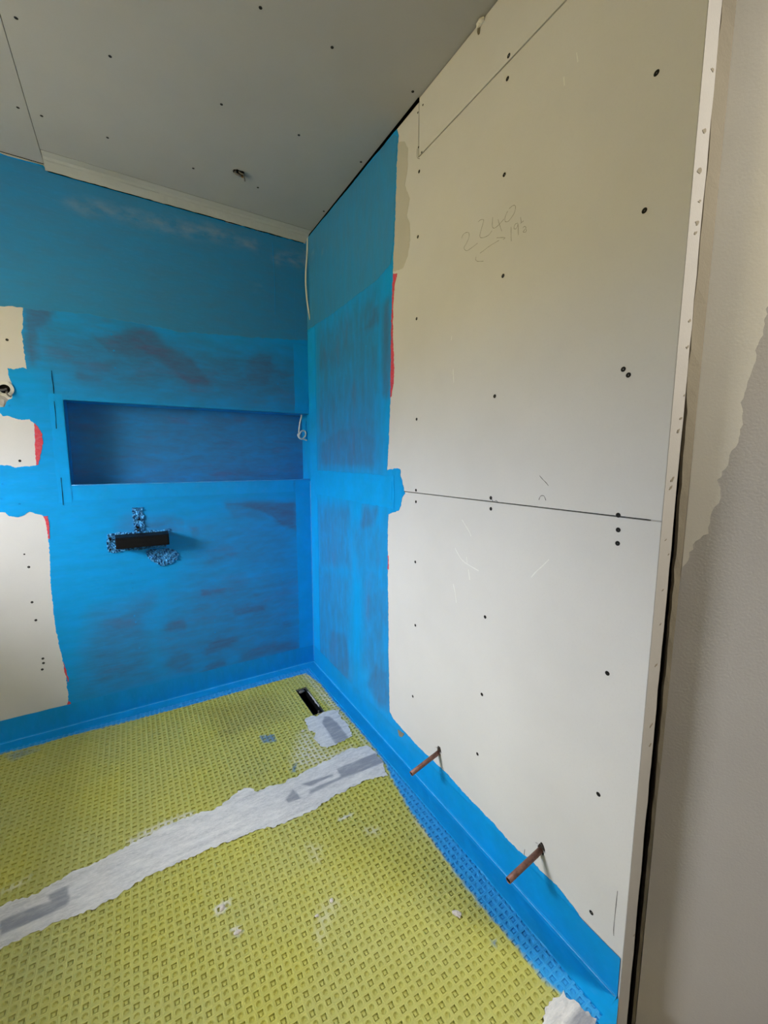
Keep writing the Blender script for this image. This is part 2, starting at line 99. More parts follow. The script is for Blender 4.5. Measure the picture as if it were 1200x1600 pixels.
LOOP = [[-0.0334,0.03,1.4062],[-0.0415,0.03,1.3751],[-0.0458,0.03,1.3476],[-0.0501,0.03,1.32],[-0.0577,0.03,1.306],[-0.0508,0.03,1.2925],[-0.0364,0.03,1.2859],[-0.0215,0.03,1.2932],[-0.01,0.03,1.3109],[-0.0133,0.03,1.3281],[-0.028,0.03,1.3311],[-0.0428,0.03,1.3202],[-0.0506,0.03,1.3028],[-0.0436,0.03,1.2892],[-0.0254,0.03,1.2862],[-0.0033,0.03,1.2798]]
PIPES = [([0,-1.1548,0.1799],[-0.1235,-1.165,0.1576]),([0,-1.5733,0.178],[-0.1221,-1.5756,0.162])]
CHIP = [(-0.8974,0.1085),(-0.9429,0.1197),(-0.9298,0.0953)]
SKIM = [(0.1052,1.5547),(0.0982,1.4932),(0.0928,1.4566),(0.0847,1.3699),(0.0828,1.3308),(0.0721,1.295),(0.0694,1.2627),(0.075,1.2216),(0.0624,1.1897),(0.0599,1.174),(0.0478,1.1435),(0.0495,1.1005),(0.0398,1.0713),(0.0383,1.0408),(0.0208,1.0138),(0.0059,0.976),(0.0037,0.9493)]
CRUMBS = [(-0.1904,-1.4727,0.008,0.013,'pale plaster crumb alone on the mat near the second copper pipe'),(-0.6912,-1.2209,0.006,0.01,'small pale plaster crumb with a dark centre on the near mat'),(-0.7133,-1.1395,0.006,0.009,'thin pale plaster crumb beside a white streak on the near mat'),(-0.4577,-1.2729,0.005,0.006,'tiny pale plaster crumb in a white smear mid mat'),(-0.5061,-1.2878,0.004,0.005,'tiniest pale plaster crumb on the whitened mat studs'),(-0.2786,-0.5648,0.006,0.008,'pale plaster crumb beside the square tape patch')]

# ------------------------------------------------------------ helpers
rng = random.Random(7)
def put(o, parent=None, kind=None):
    COL.objects.link(o)
    if parent is not None: o.parent = parent
    if kind: o['kind'] = kind
    return o
def mesh(name, v, f, m, parent=None, kind=None, smooth=False, loc=None):
    d = bpy.data.meshes.new(name)
    d.from_pydata([tuple(p) for p in v], [], [tuple(q) for q in f])
    d.validate(); d.update()
    d.materials.append(m)
    if smooth: d.shade_smooth()
    o = bpy.data.objects.new(name, d)
    if loc is not None: o.location = loc
    return put(o, parent, kind)
def empty(name, loc=(0, 0, 0), label=None, cat=None, group=None, kind=None):
    o = bpy.data.objects.new(name, None); o.location = loc; o.empty_display_size = 0.05
    COL.objects.link(o)
    tag(o, label, cat, group, kind)
    return o
def tag(o, label=None, cat=None, group=None, kind=None):
    if label: o['label'] = label
    if cat: o['category'] = cat
    if group: o['group'] = group
    if kind: o['kind'] = kind
    return o
BOXF = [(0, 3, 2, 1), (4, 5, 6, 7), (0, 1, 5, 4), (1, 2, 6, 5), (2, 3, 7, 6), (3, 0, 4, 7)]
def boxv(x0, x1, y0, y1, z0, z1):
    return [(x0, y0, z0), (x1, y0, z0), (x1, y1, z0), (x0, y1, z0), (x0, y0, z1), (x1, y0, z1), (x1, y1, z1), (x0, y1, z1)]
def boxes(name, bs, m, parent=None, kind=None, bevel=0.0):
    v, f = [], []
    for b in bs:
        n = len(v); v += boxv(*b); f += [tuple(i + n for i in q) for q in BOXF]
    o = mesh(name, v, f, m, parent, kind)
    if bevel:
        md = o.modifiers.new('bevel', 'BEVEL'); md.width = bevel; md.segments = 2
    return o
def frame_map(kind, off):
    """2-D wall coordinates to 3-D; off = how far the surface stands proud of the wall."""
    if kind == 'right': return lambda a, b, o=0.0: (-(off + o), a, b)
    if kind == 'back': return lambda a, b, o=0.0: (a, -(off + o), b)
    if kind == 'floor': return lambda a, b, o=0.0: (a, b, off + o)
    if kind == 'ceil': return lambda a, b, o=0.0: (a, b, ROOM_H - off - o)
def rect(a0, a1, b0, b1):
    n = lambda p, q: [(p[0] + (q[0] - p[0]) * t / 6, p[1] + (q[1] - p[1]) * t / 6) for t in range(6)]
    c = [(a0, b0), (a1, b0), (a1, b1), (a0, b1)]
    return n(c[0], c[1]) + n(c[1], c[2]) + n(c[2], c[3]) + n(c[3], c[0])
def area2(p): return sum(p[i][0] * p[(i + 1) % len(p)][1] - p[(i + 1) % len(p)][0] * p[i][1] for i in range(len(p)))
def ragged(poly, amp=0.002, step=0.006, seed=1, closed=True):
    """Brush-torn edge: subdivide and jitter sideways with short-range noise."""
    r = random.Random(seed); out = []; n = len(poly); w = 0.0
    for i in range(n if closed else n - 1):
        a, b = poly[i], poly[(i + 1) % n]
        L = math.hypot(b[0] - a[0], b[1] - a[1])
        if L < 1e-9: continue
        k = max(1, int(L / step)); nx, ny = -(b[1] - a[1]) / L, (b[0] - a[0]) / L
        straight = L > 0.35
        for j in range(k if not straight else max(1, int(L / 0.05))):
            kk = k if not straight else max(1, int(L / 0.05))
            t = j / kk
            w = w * 0.55 + r.uniform(-1, 1) * amp
            q = 0 if (j == 0 and straight) or straight else w
            out.append((a[0] + (b[0] - a[0]) * t + nx * q, a[1] + (b[1] - a[1]) * t + ny * q))
    if not closed: out.append(poly[-1])
    return out
def sdf(P, poly):
    """signed distance (negative inside) of points P (N,2) to a polygon"""
    poly = np.asarray(poly, float); d2 = np.full(len(P), 1e9); ins = np.zeros(len(P), bool)
    for i in range(len(poly)):
        a, b = poly[i], poly[(i + 1) % len(poly)]
        e = b - a; w = P - a
        t = np.clip((w @ e) / max(e @ e, 1e-12), 0, 1)
        q = w - t[:, None] * e
        d2 = np.minimum(d2, (q * q).sum(1))
        c = (a[1] > P[:, 1]) != (b[1] > P[:, 1])
        with np.errstate(divide='ignore', invalid='ignore'):
            xx = a[0] + (P[:, 1] - a[1]) * e[0] / (e[1] if abs(e[1]) > 1e-12 else 1e-12)
        ins ^= c & (P[:, 0] < xx)
    d = np.sqrt(d2)
    return np.where(ins, -d, d)
def soft(P, polys):
    out = np.zeros(len(P))
    for poly, s, so in polys:
        out = np.maximum(out, s * np.clip(0.5 - sdf(P, poly) / (2 * so), 0, 1))
    return out
def sheet(name, outline, holes, fm, m, parent, step=0.015, skirt=0.001, attrs=None, kind=None, bump=None):
    """Thin layer of the given outline, finely meshed, with soft per-vertex amounts and a skirt down to its base."""
    loops = [outline] + list(holes)
    pts, edges = [], []
    for lp in loops:
        n = len(pts); pts += [tuple(p) for p in lp]
        edges += [(n + i, n + (i + 1) % len(lp)) for i in range(len(lp))]
    O = np.array(outline)
    if step:
        xs = np.arange(O[:, 0].min() + step / 2, O[:, 0].max(), step); ys = np.arange(O[:, 1].min() + step / 2, O[:, 1].max(), step)
        G = np.array([(x, y) for x in xs for y in ys])
        if len(G):
            d = sdf(G, outline); keep = d < -step * 0.4
            for h in holes: keep &= sdf(G, h) > step * 0.4
            pts += [tuple(p) for p in G[keep]]
    vs, es, fs, *_ = delaunay_2d_cdt([Vector(p) for p in pts], edges, [], 0, 1e-7)
    V = np.array([tuple(v) for v in vs]); F = np.array([f for f in fs if len(f) == 3])
    cen = V[F].mean(1)
    k = sdf(cen, outline) < 0
    for h in holes: k &= sdf(cen, h) > 0
    F = F[k]
    used = np.unique(F); rm = -np.ones(len(V), int); rm[used] = np.arange(len(used)); V = V[used]; F = rm[F]
    off = np.zeros(len(V)) if bump is None else bump(V)
    v3 = [fm(a, b, o) for (a, b), o in zip(V, off)]
    # outward orientation
    p0, p1, p2 = [Vector(v3[i]) for i in F[0]]
    want = Vector(fm(0, 0, 1)) - Vector(fm(0, 0, 0))
    F = [tuple(t) if (p1 - p0).cross(p2 - p0).dot(want) > 0 else tuple(t[::-1]) for t in F.tolist()] if True else F
    # boundary skirt
    cnt = {}
    for t in F:
        for i in range(3):
            e = (t[i], t[(i + 1) % 3]); cnt[tuple(sorted(e))] = cnt.get(tuple(sorted(e)), []) + [e]
    base = {}
    faces = list(F)
    for e in cnt.values():
        if len(e) == 1:
            a, b = e[0]
            for q in (a, b):
                if q not in base:
                    base[q] = len(v3); v3.append(fm(V[q][0], V[q][1], -skirt))
            faces.append((b, a, base[a], base[b]))
    o = mesh(name, v3, faces, m, parent, kind)
    allP = np.vstack([V, V[list(base.keys())]]) if base else V
    for an, polys in (attrs or {}).items():
        val = soft(allP, polys).astype(np.float32)
        at = o.data.attributes.new(an, 'FLOAT', 'POINT')
        if len(at.data) == len(val): at.data.foreach_set('value', val)
    return o
def slab2d(name, poly, fm, thick, m, parent, kind=None):
    """Straight-edged board: polygon extruded into the wall, front face at fm(...)."""
    if area2(poly) < 0: poly = poly[::-1]
    n = len(poly); v = [fm(a, b, 0) for a, b in poly] + [fm(a, b, -thick) for a, b in poly]
    tri = tessellate_polygon([[Vector((a, b, 0)) for a, b in poly]])
    f = [tuple(t) for t in tri] + [tuple(i + n for i in t[::-1]) for t in tri] + [(i, (i + 1) % n, (i + 1) % n + n, i + n) for i in range(n)]
    o = mesh(name, v, f, m, parent, kind)
    import bmesh
    b = bmesh.new(); b.from_mesh(o.data); bmesh.ops.recalc_face_normals(b, faces=b.faces); b.to_mesh(o.data); b.free()
    return o
def ribbon(name, lines, width, fm, m, parent, thick=0.0002):
    v, f = [], []
    for ln in lines:
        # smooth the hand-drawn stroke
        P = [np.array(p) for p in ln]
        if len(P) > 2:
            Q = []
            for i in range(len(P) - 1):
                a, b, c, d = P[max(i - 1, 0)], P[i], P[i + 1], P[min(i + 2, len(P) - 1)]
                for k in range(4):
                    t = k / 4
                    Q.append(0.5 * (2 * b + (c - a) * t + (2 * a - 5 * b + 4 * c - d) * t * t + (3 * b - a - 3 * c + d) * t ** 3))
            Q.append(P[-1]); P = Q
        n = len(v)
        for i, p in enumerate(P):
            d = P[min(i + 1, len(P) - 1)] - P[max(i - 1, 0)]; L = math.hypot(*d) or 1
            nn = np.array((-d[1], d[0])) / L * width / 2 * (0.6 + 0.4 * math.sin(i * 1.7 + len(v)) ** 2)
            v += [fm(*(p + nn), 0), fm(*(p - nn), 0), fm(*(p + nn), -thick), fm(*(p - nn), -thick)]
            if i:
                a = n + 4 * (i - 1); b = n + 4 * i
                f += [(a, b, b + 1, a + 1), (a, a + 2, b + 2, b), (a + 1, b + 1, b + 3, a + 3)]
    return mesh(name, v, f, m, parent)
def tube(name, pts, rad, m, parent=None, seg=10, inner=None, caps=True, smooth=True, sub=4):
    P = [Vector(p) for p in pts]
    if sub > 1 and len(P) > 2:
        Q = []
        for i in range(len(P) - 1):
            a, b, c, d = P[max(i - 1, 0)], P[i], P[i + 1], P[min(i + 2, len(P) - 1)]
            for k in range(sub):
                t = k / sub
                Q.append(0.5 * (2 * b + (c - a) * t + (2 * a - 5 * b + 4 * c - d) * t * t + (3 * b - a - 3 * c + d) * t ** 3))
        Q.append(P[-1]); P = Q
    v, f = [], []
    ref = Vector((0.31, 0.17, 0.93)).normalized()
    rings = []
    for i, p in enumerate(P):
        d = (P[min(i + 1, len(P) - 1)] - P[max(i - 1, 0)]).normalized()
        s = d.cross(ref).normalized(); t = d.cross(s).normalized()
        R = rad[i] if isinstance(rad, (list, tuple)) else rad
        rings.append([p + s * math.cos(2 * math.pi * k / seg) * R + t * math.sin(2 * math.pi * k / seg) * R for k in range(seg)])
    seq = rings
    if inner:
        d0 = (P[-1] - P[-2]).normalized()
        s = d0.cross(ref).normalized(); t = d0.cross(s).normalized()
        ring = lambda p: [p + s * math.cos(2 * math.pi * k / seg) * inner + t * math.sin(2 * math.pi * k / seg) * inner for k in range(seg)]
        seq = rings + [ring(P[-1]), ring(P[-1] - d0 * 0.05)]
    for r in seq: v += r
    for i in range(len(seq) - 1):
        for k in range(seg):
            a = i * seg + k; b = i * seg + (k + 1) % seg
            f.append((a, a + seg, b + seg, b))
    if caps:
        f.append(tuple(range(seg))); f.append(tuple(range((len(seq) - 1) * seg, len(seq) * seg))[::-1])
    o = mesh(name, v, f, m, parent, smooth=smooth)
    return o

# ------------------------------------------------------------ materials
def mat(name):
    m = bpy.data.materials.new(name); m.use_nodes = True
    nt = m.node_tree; b = nt.nodes['Principled BSDF']
    return m, nt, b
def N(nt, t, **kw):
    n = nt.nodes.new(t)
    for k, v in kw.items():
        if k in n.inputs: n.inputs[k].default_value = v
        else: setattr(n, k, v)
    return n
def noise(nt, scale, stretch=(1, 1, 1), detail=4.0, rough=0.55, off=(0, 0, 0)):
    tc = N(nt, 'ShaderNodeNewGeometry'); mp = N(nt, 'ShaderNodeMapping')
    mp.inputs['Scale'].default_value = stretch; mp.inputs['Location'].default_value = off
    nt.links.new(tc.outputs['Position'], mp.inputs['Vector'])
    n = N(nt, 'ShaderNodeTexNoise'); n.inputs['Scale'].default_value = scale; n.inputs['Detail'].default_value = detail; n.inputs['Roughness'].default_value = rough
    nt.links.new(mp.outputs[0], n.inputs['Vector'])
    return n.outputs['Fac']
def math_(nt, op, a, b=None, clamp=False):
    n = N(nt, 'ShaderNodeMath'); n.operation = op; n.use_clamp = clamp
    for i, x in enumerate((a, b)):
        if x is None: continue
        if isinstance(x, (int, float)): n.inputs[i].default_value = x
        else: nt.links.new(x, n.inputs[i])
    return n.outputs[0]
def ramp(nt, fac, p0, p1, c0=(0, 0, 0, 1), c1=(1, 1, 1, 1)):
    r = N(nt, 'ShaderNodeValToRGB'); e = r.color_ramp.elements
    e[0].position = p0; e[1].position = p1; e[0].color = c0; e[1].color = c1
    nt.links.new(fac, r.inputs[0]); return r.outputs[0]
def mix(nt, fac, a, b):
    n = N(nt, 'ShaderNodeMix'); n.data_type = 'RGBA'
    for sock, x in ((n.inputs[0], fac), (n.inputs[6], a), (n.inputs[7], b)):
        if isinstance(x, (int, float)): sock.default_value = x
        elif isinstance(x, tuple): sock.default_value = x if len(x) == 4 else (*x, 1)
        else: nt.links.new(x, sock)
    return n.outputs[2]
def attr(nt, name):
    a = N(nt, 'ShaderNodeAttribute'); a.attribute_name = name; return a
def bump(nt, b, h, strength, dist=0.001):
    n = N(nt, 'ShaderNodeBump'); n.inputs['Strength'].default_value = strength; n.inputs['Distance'].default_value = dist
    nt.links.new(h, n.inputs['Height']); nt.links.new(n.outputs[0], b.inputs['Normal'])
def board_mat(name, c, dirt=0.12, bstr=0.15, rough=0.85):
    m, nt, b = mat(name)
    n1 = noise(nt, 3.0, detail=5); n2 = noise(nt, 220.0, detail=3); n3 = noise(nt, 14.0, detail=6, rough=0.65)
    dk = tuple(x * (1 - dirt) for x in c)
    col = mix(nt, ramp(nt, n1, 0.35, 0.65), c, dk)
    col = mix(nt, math_(nt, 'MULTIPLY', ramp(nt, n3, 0.5, 0.75), 0.25), col, tuple(x * 0.93 for x in c))
    col = mix(nt, math_(nt, 'MULTIPLY', ramp(nt, n2, 0.52, 0.75), 0.3), col, tuple(x * 0.88 for x in c))
    nt.links.new(col, b.inputs['Base Color']); b.inputs['Roughness'].default_value = rough
    b.inputs['Specular IOR Level'].default_value = 0.25
    bump(nt, b, n2, bstr, 0.0006)
    return m
M = {}
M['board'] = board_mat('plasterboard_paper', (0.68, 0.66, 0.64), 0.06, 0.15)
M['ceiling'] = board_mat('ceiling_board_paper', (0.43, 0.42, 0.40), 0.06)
M['skim'] = board_mat('skim_plaster', (0.80, 0.76, 0.68), 0.08, 0.3)
M['nearwall'] = board_mat('old_wall_paint', (0.52, 0.49, 0.46), 0.06, 0.6)
M['edge'] = board_mat('board_edge_paper', (0.45, 0.425, 0.395), 0.10, 0.5)
M['filler'] = board_mat('tan_filler', (0.26, 0.225, 0.165), 0.2, 0.8)
M['concrete'] = board_mat('subfloor_board', (0.20, 0.19, 0.17), 0.2, 0.6)
M['trim'] = board_mat('feathered_filler', (0.52, 0.51, 0.47), 0.12, 0.3)
M['outwall'] = board_mat('plain_plaster', (0.60, 0.58, 0.54), 0.05)
def plain(name, c, rough=0.5, metal=0.0, spec=0.4, var=0.2, scale=40.0, bs=0.0):
    m, nt, b = mat(name)
    n1 = noise(nt, scale, detail=5, rough=0.6)
    nt.links.new(mix(nt, ramp(nt, n1, 0.3, 0.7), c, tuple(x * (1 - var) for x in c)), b.inputs['Base Color'])
    b.inputs['Roughness'].default_value = rough; b.inputs['Metallic'].default_value = metal; b.inputs['Specular IOR Level'].default_value = spec
    if bs: bump(nt, b, n1, bs, 0.002)
    return m
M['screw'] = plain('black_phosphate_steel', (0.012, 0.011, 0.01), 0.6, 0.0, 0.2)
M['void'] = plain('dark_void', (0.006, 0.005, 0.004), 0.9, 0, 0.1)
M['timber'] = plain('rough_stud_timber', (0.16, 0.115, 0.07), 0.8, 0, 0.2, 0.5, 25)
M['hole'] = plain('broken_board_core', (0.06, 0.045, 0.035), 0.9, 0, 0.2, 0.6, 150)
M['pencil'] = plain('pencil_graphite', (0.30, 0.28, 0.24), 0.6, 0, 0.3, 0.3, 300)
M['darkmark'] = plain('scuff_grey', (0.17, 0.16, 0.15), 0.7, 0, 0.2, 0.5, 200)
M['scratch'] = plain('white_scratch', (0.83, 0.82, 0.78), 0.8, 0, 0.2, 0.1, 200)
M['black_plastic'] = plain('black_abs_plastic', (0.006, 0.006, 0.0065), 0.5, 0, 0.2, 0.3)
M['cable'] = plain('white_cable_sheath', (0.82, 0.80, 0.74), 0.45, 0, 0.4, 0.1)
M['grey_cable'] = plain('grey_cable_sheath', (0.22, 0.20, 0.18), 0.5, 0, 0.4, 0.2)
M['copper_core'] = plain('bare_wire', (0.5, 0.25, 0.10), 0.35, 1.0, 0.5, 0.2)
M['white_plastic'] = plain('white_bushing', (0.72, 0.70, 0.64), 0.4, 0, 0.4, 0.1)
M['crumb'] = plain('plaster_crumb', (0.72, 0.66, 0.62), 0.9, 0, 0.2, 0.3, 120, 0.6)
M['primer'] = None
def copper():
    m, nt, b = mat('tarnished_copper')
    n1 = noise(nt, 70, detail=6, rough=0.7); n2 = noise(nt, 320, detail=3)
    c = mix(nt, ramp(nt, n1, 0.35, 0.65), (0.34, 0.16, 0.115), (0.15, 0.075, 0.06))
    c = mix(nt, math_(nt, 'MULTIPLY', ramp(nt, n2, 0.6, 0.75), 0.4), c, (0.45, 0.30, 0.24))
    nt.links.new(c, b.inputs['Base Color']); b.inputs['Metallic'].default_value = 0.25; b.inputs['Roughness'].default_value = 0.55
    return m
M['copper'] = copper()
BLUE = (0.004, 0.33, 0.78)
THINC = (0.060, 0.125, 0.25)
REDC = (0.62, 0.03, 0.06)
def coat(name, stretch, thin=True, tone=1.0, rough=0.38, base=None):
    """Brushed-on blue membrane; attribute «thin» lets the red-mauve primer show through and paints shade on the lower back wall, «dust» adds pale beige smears."""
    m, nt, b = mat(name)
    s1 = noise(nt, 9.0, stretch, 6, 0.62); s2 = noise(nt, 34.0, stretch, 5, 0.6); s3 = noise(nt, 2.6, (1, 1, 1), 4)
    blue = tuple(x * tone for x in (base or BLUE))
    c = mix(nt, ramp(nt, s1, 0.35, 0.68), blue, tuple(x * y for x, y in zip(blue, (1.6, 0.90, 0.84))))
    c = mix(nt, math_(nt, 'MULTIPLY', ramp(nt, s2, 0.55, 0.72), 0.22), c, (0.05, 0.33, 0.75))
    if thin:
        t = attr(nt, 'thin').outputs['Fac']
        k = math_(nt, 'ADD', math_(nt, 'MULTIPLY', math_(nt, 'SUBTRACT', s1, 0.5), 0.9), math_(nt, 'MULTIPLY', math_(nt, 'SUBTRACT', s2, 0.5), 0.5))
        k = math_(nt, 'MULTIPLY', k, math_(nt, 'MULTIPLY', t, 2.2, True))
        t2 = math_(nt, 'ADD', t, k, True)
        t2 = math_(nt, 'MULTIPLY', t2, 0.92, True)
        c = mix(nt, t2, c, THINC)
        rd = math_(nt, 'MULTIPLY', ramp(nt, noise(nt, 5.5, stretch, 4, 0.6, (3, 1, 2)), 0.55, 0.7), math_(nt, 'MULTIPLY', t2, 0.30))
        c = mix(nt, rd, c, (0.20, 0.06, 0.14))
        d = attr(nt, 'pale_smear').outputs['Fac']
        dn = math_(nt, 'MULTIPLY', d, ramp(nt, noise(nt, 12.0, (1, 1, 2.0), 5, 0.6), 0.38, 0.68))
        c = mix(nt, math_(nt, 'MULTIPLY', dn, 0.45), c, (0.62, 0.55, 0.45))
    nt.links.new(c, b.inputs['Base Color'])
    b.inputs['Roughness'].default_value = rough; b.inputs['Specular IOR Level'].default_value = 0.2
    h = math_(nt, 'ADD', math_(nt, 'MULTIPLY', s1, 0.6), math_(nt, 'MULTIPLY', s2, 0.4))
    bump(nt, b, h, 0.35, 0.004)
    return m
M['coat_back'] = coat('blue_membrane_brushed_across', (0.9, 1, 3.2))
M['coat_right'] = coat('blue_membrane_brushed_up', (1, 3.0, 0.9))
UPPER = (0.030, 0.255, 0.53)      # greyer, darker blue for the extra coat on the upper walls
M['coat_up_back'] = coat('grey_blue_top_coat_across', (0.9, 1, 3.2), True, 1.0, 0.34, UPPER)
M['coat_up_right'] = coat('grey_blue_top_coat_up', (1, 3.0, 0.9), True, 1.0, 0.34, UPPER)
M['tape_blue'] = coat('blue_membrane_over_tape', (1, 1, 1), False, 1.08, 0.34)
M['tape_floor'] = coat('blue_membrane_floor_band', (2.5, 1, 1), False, 0.92, 0.30)
def primer():
    m, nt, b = mat('red_primer')
    s = noise(nt, 60, (1, 1, 4), 4)
    nt.links.new(mix(nt, ramp(nt, s, 0.45, 0.75), REDC, (0.60, 0.16, 0.18)), b.inputs['Base Color']); b.inputs['Roughness'].default_value = 0.55
    return m
M['primer'] = primer()
def foam():
    m, nt, b = mat('blue_coated_rough_foam')
    s = noise(nt, 75, (1, 1, 1), 5, 0.7)
    nt.links.new(ramp(nt, s, 0.38, 0.62, (0.002, 0.045, 0.15, 1), (0.11, 0.50, 0.95, 1)), b.inputs['Base Color']); b.inputs['Roughness'].default_value = 0.4; b.inputs['Specular IOR Level'].default_value = 0.25
    bump(nt, b, s, 0.8, 0.006)
    return m
M['foam'] = foam()
def matting():
    m, nt, b = mat('yellow_green_decoupling_mat')
    n1 = noise(nt, 2.4, (1, 1, 1), 5); n2 = noise(nt, 400, (1, 1, 1), 2); n3 = noise(nt, 18, (1, 1, 1), 6, 0.7)
    c = mix(nt, ramp(nt, n1, 0.35, 0.7), (0.49, 0.47, 0.098), (0.45, 0.455, 0.16))
    c = mix(nt, math_(nt, 'MULTIPLY', ramp(nt, n3, 0.55, 0.8), 0.25), c, (0.54, 0.52, 0.22))
    dk = attr(nt, 'grime').outputs['Fac']
    c = mix(nt, dk, c, (0.16, 0.13, 0.07))
    a = attr(nt, 'tint')
    c = mix(nt, a.outputs['Alpha'], c, a.outputs['Color'])
    nt.links.new(c, b.inputs['Base Color']); b.inputs['Roughness'].default_value = 0.55; b.inputs['Specular IOR Level'].default_value = 0.3
    bump(nt, b, n2, 0.25, 0.0006)
    return m
M['mat'] = matting()
def seamtape():
    m, nt, b = mat('white_adhesive_over_grey_tape')
    n1 = noise(nt, 26, (0.5, 2.0, 1), 6, 0.7); n2 = noise(nt, 140, (0.6, 1.6, 1), 5, 0.7)
    white = mix(nt, ramp(nt, n1, 0.35, 0.7), (0.80, 0.79, 0.77), (0.50, 0.50, 0.505))
    white = mix(nt, math_(nt, 'MULTIPLY', ramp(nt, n2, 0.48, 0.62), 0.6), white, (0.84, 0.815, 0.80))
    g = attr(nt, 'grey').outputs['Fac']
    g2 = math_(nt, 'ADD', g, math_(nt, 'MULTIPLY', math_(nt, 'SUBTRACT', n1, 0.5), math_(nt, 'MULTIPLY', g, 1.6)), True)
    c = mix(nt, g2, white, (0.30, 0.31, 0.345))
    nt.links.new(c, b.inputs['Base Color']); b.inputs['Roughness'].default_value = 0.6
    bump(nt, b, math_(nt, 'ADD', n1, n2), 0.8, 0.003)
    return m
M['seamtape'] = seamtape()

# ------------------------------------------------------------ setting: room shell
T = 0.0125
NX0, NX1, NZ0, NZ1, ND = -1.065, 0.0, 1.066, 1.418, 0.112      # niche opening and depth
SEAMX = -1.092                                                  # vertical board joint left of the niche
CSX_ = -1.0545
EY = -1.789                                                     # near end of the boarded right wall
SLOT = (-0.197, -0.148, -0.487, -0.248)

# floor: raised deck with a slot for the drain, and a lower floor towards the photographer
sx0, sx1, sy0, sy1 = SLOT
fz = -0.0055
FE = -1.85                 # the raised deck ends in a step just past the boarding
deck = [(LEFT_X, sx0, FE, 0.13, -0.2, fz), (sx1, -0.0005, EY, 0.13, -0.2, fz), (sx1, -0.1067, FE, EY, -0.2, fz), (sx0, sx1, FE, sy0, -0.2, fz), (sx0, sx1, sy1, 0.13, -0.2, fz), (sx0, sx1, sy0, sy1, -0.2, -0.07)]
floor = boxes('floor', deck, M['concrete'], kind='structure')
boxes('lower_floor', [(LEFT_X, 0.0, REAR_Y, FE, -0.25, -0.2), (0.0, 1.3, REAR_Y, EY + 0.07, -0.25, -0.2), (-0.08, 0.0, FE, EY + 0.07, -0.25, -0.2)], M['concrete'], floor)

# back wall
wb = empty('wall_back', kind='structure')
boxes('backing', [(LEFT_X, 0.1, ND + T, 0.2, -0.2, 2.4)], M['void'], wb)
bm_ = frame_map('back', 0.0)
panL = slab2d('plasterboard_panel', [(LEFT_X, 0), (SEAMX - 0.0008, 0), (SEAMX - 0.0008, 2.2995), (LEFT_X, 2.2995)], bm_, T, M['board'], wb)
panU = slab2d('plasterboard_panel', [(SEAMX, NZ1), (0, NZ1), (0, 2.275), (CSX_, 2.275), (CSX_, 2.2995), (SEAMX, 2.2995)], bm_, T, M['board'], wb)
panB = slab2d('plasterboard_panel', [(SEAMX, 0), (0, 0), (0, NZ0), (NX0, NZ0), (NX0, NZ1), (SEAMX, NZ1)], bm_, T, M['board'], wb)
# niche lining (coated in the same membrane): back, left, soffit, sill
def quadgrid(name, fn, nu, nv, m, parent, attrs=None, uv=None):
    v = [fn(i / nu, j / nv) for j in range(nv + 1) for i in range(nu + 1)]
    f = [(j * (nu + 1) + i, j * (nu + 1) + i + 1, (j + 1) * (nu + 1) + i + 1, (j + 1) * (nu + 1) + i) for j in range(nv) for i in range(nu)]
    o = mesh(name, v, f, m, parent)
    if attrs:
        P = np.array([uv(p) for p in v])
        for an, polys in attrs.items():
            at = o.data.attributes.new(an, 'FLOAT', 'POINT'); at.data.foreach_set('value', soft(P, polys).astype(np.float32))
    return o
nb = boxes('niche_back_panel', [(NX0 - T, 0.0, ND, ND + T, NZ0 - T, NZ1 + T)], M['coat_back'], wb)
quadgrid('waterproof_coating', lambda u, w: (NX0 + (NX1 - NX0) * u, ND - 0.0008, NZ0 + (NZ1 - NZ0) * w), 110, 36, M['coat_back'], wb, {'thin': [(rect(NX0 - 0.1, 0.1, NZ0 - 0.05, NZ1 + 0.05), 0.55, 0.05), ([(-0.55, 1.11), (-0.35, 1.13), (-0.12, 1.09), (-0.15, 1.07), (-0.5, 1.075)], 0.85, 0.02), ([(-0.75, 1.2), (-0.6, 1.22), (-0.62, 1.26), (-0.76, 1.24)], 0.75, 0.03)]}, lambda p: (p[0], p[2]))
boxes('niche_side_panel', [(NX0 - T, NX0, 0.0005, ND + T, NZ0 - T, NZ1 + T)], M['coat_back'], wb)
boxes('niche_soffit_panel', [(NX0, 0.0, 0.0005, ND, NZ1, NZ1 + T)], M['coat_back'], wb)
boxes('niche_sill_panel', [(NX0, 0.0, 0.0005, ND, NZ0 - T, NZ0)], M['tape_blue'], wb)
# coating over the back wall
co = [(LEFT_X + 0.003, 0.0), (-0.0012, 0.0), (-0.0012, NZ0), (NX0, NZ0), (NX0, NZ1), (-0.0012, NZ1), (-0.0012, 2.2755)]
top_edge = ragged([(-0.0012, 2.2755), (-0.06, 2.2752), (-0.4, 2.2757), (-1.045, 2.2757), (-1.058, 2.294), (-1.2, 2.296), (LEFT_X + 0.003, 2.295)], 0.002, 0.012, 3, False)
outline = co[:-1] + top_edge + [(LEFT_X + 0.003, 0.0)][:0]
